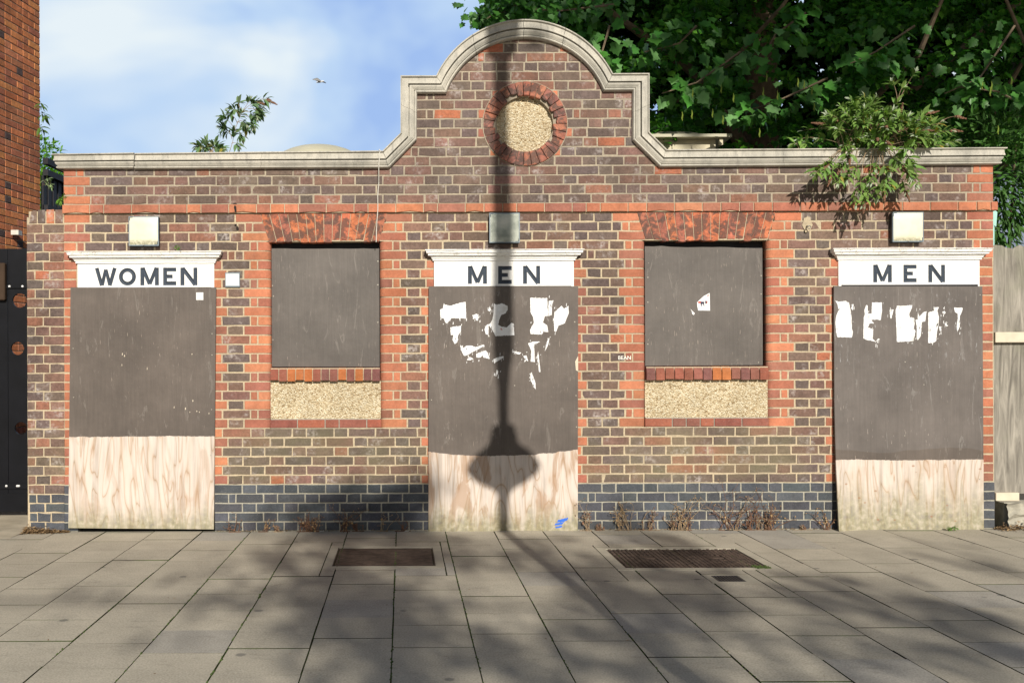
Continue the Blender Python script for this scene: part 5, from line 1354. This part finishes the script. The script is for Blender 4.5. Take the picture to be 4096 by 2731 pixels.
# ---- dead weeds along the wall foot
def dead_weed(dx, h, spread, n, label):
    x, _ = W(dx, 1217, -.02); mb = MB(); bl = MB()
    for _ in range(n):
        p = Vector((x + R.gauss(0, spread*.35), -.02 - R.random()*.025, -.003)); d = Vector((R.gauss(0, .28), R.gauss(-.05, .12), 1)).normalized(); H = h*1.25*R.uniform(.45, 1.05); pts = [p.copy()]
        for k in range(7):
            d = (d + Vector((R.gauss(0, .22), R.gauss(0, .12), R.gauss(-.03, .1)))).normalized(); p = p + d*H/7; p.y = min(p.y, -.008); p.z = max(p.z, .002); pts.append(p.copy())
            if R.random() < .65 and k > 0:
                q = p.copy(); e = Vector((R.uniform(-1, 1), R.uniform(-.5, .1), R.uniform(.1, 1))).normalized(); tp = [q.copy()]
                for _2 in range(3): q = q + e*H*.07; e = (e + Vector((R.gauss(0, .3), 0, R.gauss(-.1, .3)))).normalized(); tp.append(q.copy())
                mb.tube(tp, .0014, 3); r_ = R.uniform(.0015, .0032); bl.box(q.x-r_, q.x+r_, q.y-r_, q.y+r_, q.z-r_*1.4, q.z+r_*1.4)
        mb.tube(pts, [.0030*(1-.6*k/7) for k in range(8)], 4)
        for _3 in range(1):  # shrivelled leaves low down
            k = R.randrange(0, 6); q = pts[k]; a = R.uniform(.004, .011); i = bl.vs([(q.x-a, q.y-.003, q.z), (q.x, q.y-.006, q.z-a*1.6), (q.x+a*.8, q.y-.002, q.z-a*.2), (q.x+a*.1, q.y-.008, q.z+a)]); bl.face([i[0], i[1], i[2], i[3]])
    mb.box(x-spread*.8, x+spread*.8, -.04, -.014, -.004, .002)
    t = thing('dead_weed', label, 'weed', (x, -.02, 0), 'dead weeds along the foot of the wall')
    mb.build('stem', [M['twig'] if R.random() < .5 else M['seed']], t); bl.build('foliage', [M['litter'] if R.random() < .5 else M['seed']], t)
for dx, h, sp_, n, lb in [(540,.15,.06,4,'thin dead weed just right of the WOMEN board'), (605,.09,.05,4,'low withered weed below the left window, leftmost'), (640,.07,.05,5,'very low dry weed below the left window, second from its left'),
  (703,.12,.09,14,'wide dry brown weed clump below the left window'), (722,.12,.05,9,'dry weed joined to the right of the wide clump'), (793,.19,.05,9,'tall spindly dead weed in the shade left of the middle door'),
  (822,.09,.06,6,'small dead weed right of the tall spindly one'), (878,.13,.06,4,'thin arching dead stems in the shade'), (925,.09,.08,4,'bent dry stalks nearest the left side of the middle board'),
  (1345,.20,.06,6,'dead weed immediately right of the middle board'), (1378,.05,.05,9,'tiny brown tuft near the middle board'), (1424,.18,.05,8,'dark dead weed below the left edge of the right window'), (1443,.22,.04,5,'pale thin dead weed beside the dark one'),
  (1488,.15,.12,8,'branching pale dry weed left of the cover'), (1545,.13,.04,8,'twisted dark dead weed left of the tallest pair'), (1563,.24,.05,9,'tall dark dead weed below the right window'), (1579,.16,.04,6,'dead weed leaning right of the tall dark one'),
  (1667,.34,.07,6,'tallest pale dead weed, with seed tips reaching the top of the plinth'), (1682,.26,.08,5,'pale branching weed overlapping the tallest one'), (1722,.21,.05,10,'dense dark dead weed below the right end of the right window'), (1765,.22,.07,14,'bushy brown dead weed with many stems'), (1745,.15,.03,6,'short dead stems between two dense weeds'),
  (1842,.06,.10,4,'long low bramble stalk lying by the wall'), (1897,.15,.03,8,'dark dead weed by the curled corner of the right board')]: dead_weed(dx, h, sp_, n, lb)
# litter and dust at the wall foot (uncountable)
lt = MB()
def debris(x, y, z, s_):
    a = R.uniform(0, 6.28); e = s_*R.uniform(.2, .6); c, d = math.cos(a), math.sin(a)
    i = lt.vs([(x-c*s_, y-d*s_, z), (x-d*e, y+c*e, z+s_*.3), (x+c*s_, y+d*s_, z+s_*R.uniform(0, .8)), (x+d*e, y-c*e, z+.001)]); lt.face(i, R.randrange(2))
for _ in range(900):
    dx = R.uniform(500, 980) if R.random() < .45 else R.uniform(1330, 1915); x = W(dx, 1217)[0]; debris(x, -.008-abs(R.gauss(0, .02)), R.uniform(.001, .012), R.uniform(.003, .011))
for _ in range(1100):
    u = R.random()**1.3; x = W(62+u*100, 1217)[0]; y = -.03-abs(R.gauss(0, .045))*(1-u*.5); debris(x, y, abs(R.gauss(0, .022))*(1-u*.75)+.002, R.uniform(.005, .02))
for _ in range(700):
    x = R.uniform(4.72, 5.3); y = -.03-abs(R.gauss(0, .05)); debris(x, y, abs(R.gauss(0, .03))*max(0, 1-abs(x-5.0)/.4)+.002, R.uniform(.005, .02))
for _ in range(170): debris(R.uniform(-5, 6), -R.uniform(.05, 4.5), .0025, R.uniform(.003, .009))
o = lt.build('dry_leaf_litter', [M['litter'], m_simple('dark_litter', (.16,.10,.05), .95, .4, 60)]); tag(o, 'dry leaves and dust collected along the foot of the wall', 'leaf litter', kind='stuff')
for dx, dy, lb in ((740, 1216, 'white scrap of paper below the left window'), (934, 1217, 'tiny white scrap beside the middle board')):
    mb = MB(); x, y = W(dx, dy)[0], -.06; tri_poly(mb, jag([(x-.022, 0), (x+.018, .004), (x+.022, .02), (x-.01, .012)], .001), y, yfun=lambda a, b: y - b*1.2); mb.v = [(a, b_, max(c*.8, 0)+.003) for a, b_, c in mb.v]
    o = mb.build('paper_scrap', [M['paper']], origin=(x, y, .003)); tag(o, lb, 'litter', 'white paper scraps on the paving')
# ---- gull, far off
mb = MB(); c = V3(735, 188, 34); k = .30
mb.tube([(c.x-.16, c.y, c.z-.03), (c.x, c.y, c.z), (c.x+.17, c.y, c.z+.03)], [.02, .05, .02], 8)
for sx in (-1, 1):
    i = mb.vs([(c.x-.06, c.y, c.z+.02), (c.x+.08, c.y, c.z+.02), (c.x+.05+sx*.14, c.y+sx*.3, c.z+.08), (c.x-.03+sx*.26, c.y+sx*.5, c.z+.06*sx+.02)]); mb.face([i[0], i[1], i[2], i[3]]); j = mb.vs([(a, b, z-.012) for a, b, z in [mb.v[q] for q in i]]); mb.face(j[::-1])
o = mb.build('seagull', [M['bird']], origin=tuple(c)); tag(o, 'distant pale gull gliding in the blue sky left of the gable', 'bird')
# ------------------------------------------------------------------ street furniture and trees behind the camera (they throw the shadows)
EL, AZ = math.radians(26), math.radians(6.5)
SUN = Vector((math.sin(AZ)*math.cos(EL), -math.cos(AZ)*math.cos(EL), math.sin(EL)))
def up_ray(p, ydist):
    """point on the sun ray through p at Y = -ydist"""
    p = Vector(p); t = (-ydist - p.y)/SUN.y; return p + SUN*t
LY = 8.15; lx = .80 + LY*math.tan(AZ); dz = LY*math.tan(EL)/math.cos(AZ)
t = thing('street_lamp', 'black iron lamp column with lantern bowl whose shadow crosses the middle door', 'street lamp', (lx, -LY, 0))
def prof_part(nm, pr, n=20): mb = MB(); mb.lathe(lx, -LY, [(r, z+dz) for r, z in pr], n); return mb.build(nm, [M['column']], t)
mb = MB(); mb.lathe(lx, -LY, [(.13, 0), (.13, .25), (.10, .3), (.085, 1.1), (.06, 1.2), (.048, 1.3), (.045, dz+.24)], 20); mb.build('column_base', [M['column']], t)
prof_part('lantern_bowl', [(.045, .241), (.055, .29), (.12, .36), (.235, .435), (.295, .49), (.25, .55), (.18, .61), (.165, .62)])
prof_part('lantern_hood', [(.165, .621), (.125, .675), (.110, .69), (.110, .745), (.095, .755), (.095, .80), (.055, .815), (.042, .835)])
prof_part('column', [(.042, .836), (.043, 1.1), (.062, 1.29), (.082, 1.42), (.084, 1.6), (.078, 2.1), (.076, 2.58), (.068, 3.2), (.063, 3.7), (.063, 3.78)])
prof_part('top_cap', [(.055, 3.781), (.12, 3.84), (.14, 3.98), (.14, 4.3), (.04, 4.5), (.01, 4.6)])
# first street tree: its crown carries clumps where the photograph shows dappled shade
LV = [(0, 0, 0), (.5, .42, .05), (1, 0, 0), (.5, -.42, .05)]; LF = [(0, 1, 2), (0, 2, 3)]
def shade_clumps(blobs, Y0, size):
    C = []
    for (dx, dy, rx, ry, dens) in blobs:
        gx, gy = G(dx, dy) if dy > 1219 else (None, None)
        if gx is None: x, z = W(dx, dy); tgt = Vector((x, 0, z)); hx, hz = rx*S, ry*S*math.cos(EL); 
        else:
            tgt = Vector((gx, gy, 0)); hx = abs(G(dx+rx, dy)[0]-gx); hz = abs(G(dx, dy-ry)[1]-G(dx, dy+ry)[1])/2*math.sin(EL)
        yy = Y0 + R.uniform(-.8, .8); c = up_ray(tgt, yy); n = max(4, int(2.2*dens*math.pi*hx*hz/(size*size*.42)))
        for _ in range(n):
            a = R.uniform(0, 6.28); r = R.random()**.62; C.append((c.x + math.cos(a)*r*hx*1.1, c.y + R.uniform(-.5, .5), c.z + math.sin(a)*r*hz*1.1))
    return C
BL = [(890,1195,120,50,1.7),(950,1160,60,70,1.5),(820,1205,110,25,1.3),(700,1190,110,40,.6),(800,1228,120,20,1.0),(640,1300,70,60,.4),(720,1300,90,45,.75),(900,1262,170,36,.7),(1060,1262,110,28,.6),(1230,1262,120,24,.5),(660,1400,90,55,.45),(760,1430,90,100,.8),(860,1400,110,110,1.0),(940,1370,110,60,.8),(990,1500,160,80,.95),(760,1340,100,40,.6),(1250,1525,190,55,1.1),(1400,1470,130,70,.9),(1180,1300,80,26,.4),(1130,1400,60,30,.3),(1360,1320,90,60,.75),(1480,1240,95,18,.95),(1560,1300,140,30,.6),(1520,1350,150,45,1.0),(1420,1400,120,50,.8),(1640,1390,70,40,.7),(1880,1360,130,34,1.0),(1820,1415,100,28,.7),(2060,1375,130,32,.75),(2250,1460,160,70,1.0),(2080,1510,170,50,1.0),(1930,1545,160,35,1.0),(1700,1535,140,36,1.0),(1560,1450,90,40,.6),(470,1310,70,30,.3),(420,1400,90,30,.3),(250,1330,70,20,.25),(540,1370,60,40,.4),(180,1400,80,20,.2),(2330,1320,80,30,.4),(2200,1280,90,20,.25),(620,1250,60,16,.35),(590,1490,70,40,.35),(870,1540,140,40,.9),(1130,1560,120,30,.9)]
tree_leaf = m_leaf('plane_leaf', None, .5, .2)
st1 = thing('street_tree', 'roadside plane tree standing behind the camera, its low crown dappling the paving', 'tree', (-11.5, -23.5, 0), 'roadside trees behind the camera')
C = shade_clumps(BL, 23, .11); n = len(C)
leafmesh('foliage', np.array(C), rng.normal(0, 1, (n, 3)), np.stack([rng.normal(0, .5, n), np.full(n, .8), rng.normal(.3, .4, n)], 1), rng.uniform(.09, .16, n), LV, LF, tree_leaf, greens(n, (.05, .11, .02), .2), st1)
zs = [c[2] for c in C]
mb = MB(); mb.tube([(-11.5, -23.5, 0), (-11.4, -23.5, 5), (-11.1, -23.4, 11)], [.32, .26, .18], 10); mb.build('trunk', [M['bark']], st1)
mb = MB(); mb.tube([(-11.2, -23.4, 9.5), (-4, -23.8, 10.6), (1, -23.9, 10.6), (7, -23.7, 10.2)], [.07, .03, .018, .01], 6); mb.build('branch', [M['bark']], st1)
st2 = thing('street_tree', 'tall roadside plane tree added unseen behind the camera, its high crown shading the sycamore', 'tree', (14.0, -17, 0), 'roadside trees behind the camera')
C = []  # added crown: clumps set along sun rays to darken the sycamore
for _ in range(64):
    tgt = Vector((R.uniform(.8, 9.5), R.uniform(1.6, 4.5), R.uniform(2.6, 7.2)))
    c = up_ray(tgt, 17)
    if c.z - 17*math.tan(EL) < 4.35 + R.uniform(0, .3): continue
    for _2 in range(150): C.append((c.x+R.gauss(0, .42), c.y+R.gauss(0, .6), max(c.z+R.gauss(0, .36), 17*math.tan(EL)+4.2)))
n = len(C); leafmesh('foliage', np.array(C), rng.normal(0, 1, (n, 3)), np.stack([rng.normal(0, .5, n), np.full(n, .8), rng.normal(.3, .4, n)], 1), rng.uniform(.2, .34, n), LV, LF, tree_leaf, greens(n, (.05, .11, .02), .2), st2)
mb = MB(); mb.tube([(14, -17, 0), (14, -17, 6), (13.4, -17, 12.5), (12, -17, 15)], [.4, .33, .25, .12], 10); mb.build('trunk', [M['bark']], st2)
mb = MB(); mb.tube([(13.4, -17, 12.4), (9, -17.2, 13.6), (4, -17, 14.2), (1, -17, 14.8)], [.16, .1, .06, .03], 7); mb.build('branch', [M['bark']], st2)
# ------------------------------------------------------------------ world, sun, camera
w = bpy.data.worlds.new('World'); scn.world = w; w.use_nodes = True
nt = w.node_tree; bg = nt.nodes['Background']; out = nt.nodes['World Output']
sky = nt.nodes.new('ShaderNodeTexSky'); sky.sky_type = 'NISHITA'; sky.sun_disc = False; sky.sun_elevation = EL; sky.sun_rotation = math.atan2(SUN.x, SUN.y)
sky.air_density = 1.0; sky.dust_density = 1.0; sky.ozone_density = 1.5
nt.links.new(sky.outputs[0], bg.inputs[0]); bg.inputs[1].default_value = .05
tc = nt.nodes.new('ShaderNodeTexCoord'); mp_ = nt.nodes.new('ShaderNodeMapping'); nt.links.new(tc.outputs['Generated'], mp_.inputs[0]); mp_.inputs['Scale'].default_value = (1.3, 1.3, 2.4); mp_.inputs['Location'].default_value = (.35, 0, .1)
nz = nt.nodes.new('ShaderNodeTexNoise'); nt.links.new(mp_.outputs[0], nz.inputs['Vector']); nz.inputs['Scale'].default_value = 2.1; nz.inputs['Detail'].default_value = 4; nz.inputs['Roughness'].default_value = .5; nz.inputs['Distortion'].default_value = .3
rp_ = nt.nodes.new('ShaderNodeValToRGB'); e_ = rp_.color_ramp.elements; e_[0].position = .40; e_[1].position = .62; e_[0].color = (.38,.56,.93,1); e_[1].color = (.86,.95,1.0,1); nt.links.new(nz.outputs['Fac'], rp_.inputs[0])
e2_ = e_.new(.5); e2_.color = (.55,.73,.98,1)
# broken cloud veil over the half of the sky beyond the building; clear sky behind the camera
sx_ = nt.nodes.new('ShaderNodeSeparateXYZ'); nt.links.new(tc.outputs['Generated'], sx_.inputs[0])
mr_ = nt.nodes.new('ShaderNodeMapRange'); mr_.interpolation_type = 'SMOOTHSTEP'; nt.links.new(sx_.outputs[1], mr_.inputs[0]); mr_.inputs[1].default_value = .12; mr_.inputs[2].default_value = .6; mr_.inputs[3].default_value = 0; mr_.inputs[4].default_value = .93
bg2 = nt.nodes.new('ShaderNodeBackground'); nt.links.new(rp_.outputs[0], bg2.inputs[0]); bg2.inputs[1].default_value = .95
mx = nt.nodes.new('ShaderNodeMixShader'); nt.links.new(mr_.outputs[0], mx.inputs[0]); nt.links.new(bg.outputs[0], mx.inputs[1]); nt.links.new(bg2.outputs[0], mx.inputs[2]); nt.links.new(mx.outputs[0], out.inputs[0])
sl = bpy.data.lights.new('sun', 'SUN'); sl.energy = 5.0; sl.angle = math.radians(.4); sl.color = (1.0, .93, .82)
so = bpy.data.objects.new('sun', sl); COL.objects.link(so); so.rotation_euler = SUN.to_track_quat('Z', 'Y').to_euler(); so.location = (2, -10, 12)
cd = bpy.data.cameras.new('camera'); co = bpy.data.objects.new('camera', cd); COL.objects.link(co); scn.camera = co
co.location = (0, -DW, CH); cd.sensor_width = 36; cd.lens = FD/2352*36; cd.clip_end = 1000
cd.shift_x = (1176-CX)/2352; cd.shift_y = (CY-784)/2352
co.rotation_euler = (Matrix.Rotation(-0.0, 4, 'Y') @ Matrix.Rotation(math.radians(90), 4, 'X') @ Matrix.Rotation(-ROLL, 4, 'Z')).to_euler()
vs = scn.view_settings; vs.view_transform = 'Standard'; vs.look = 'None'; vs.exposure = 0.06; vs.gamma = 1
scn.cycles.max_bounces = 6; scn.cycles.transparent_max_bounces = 8
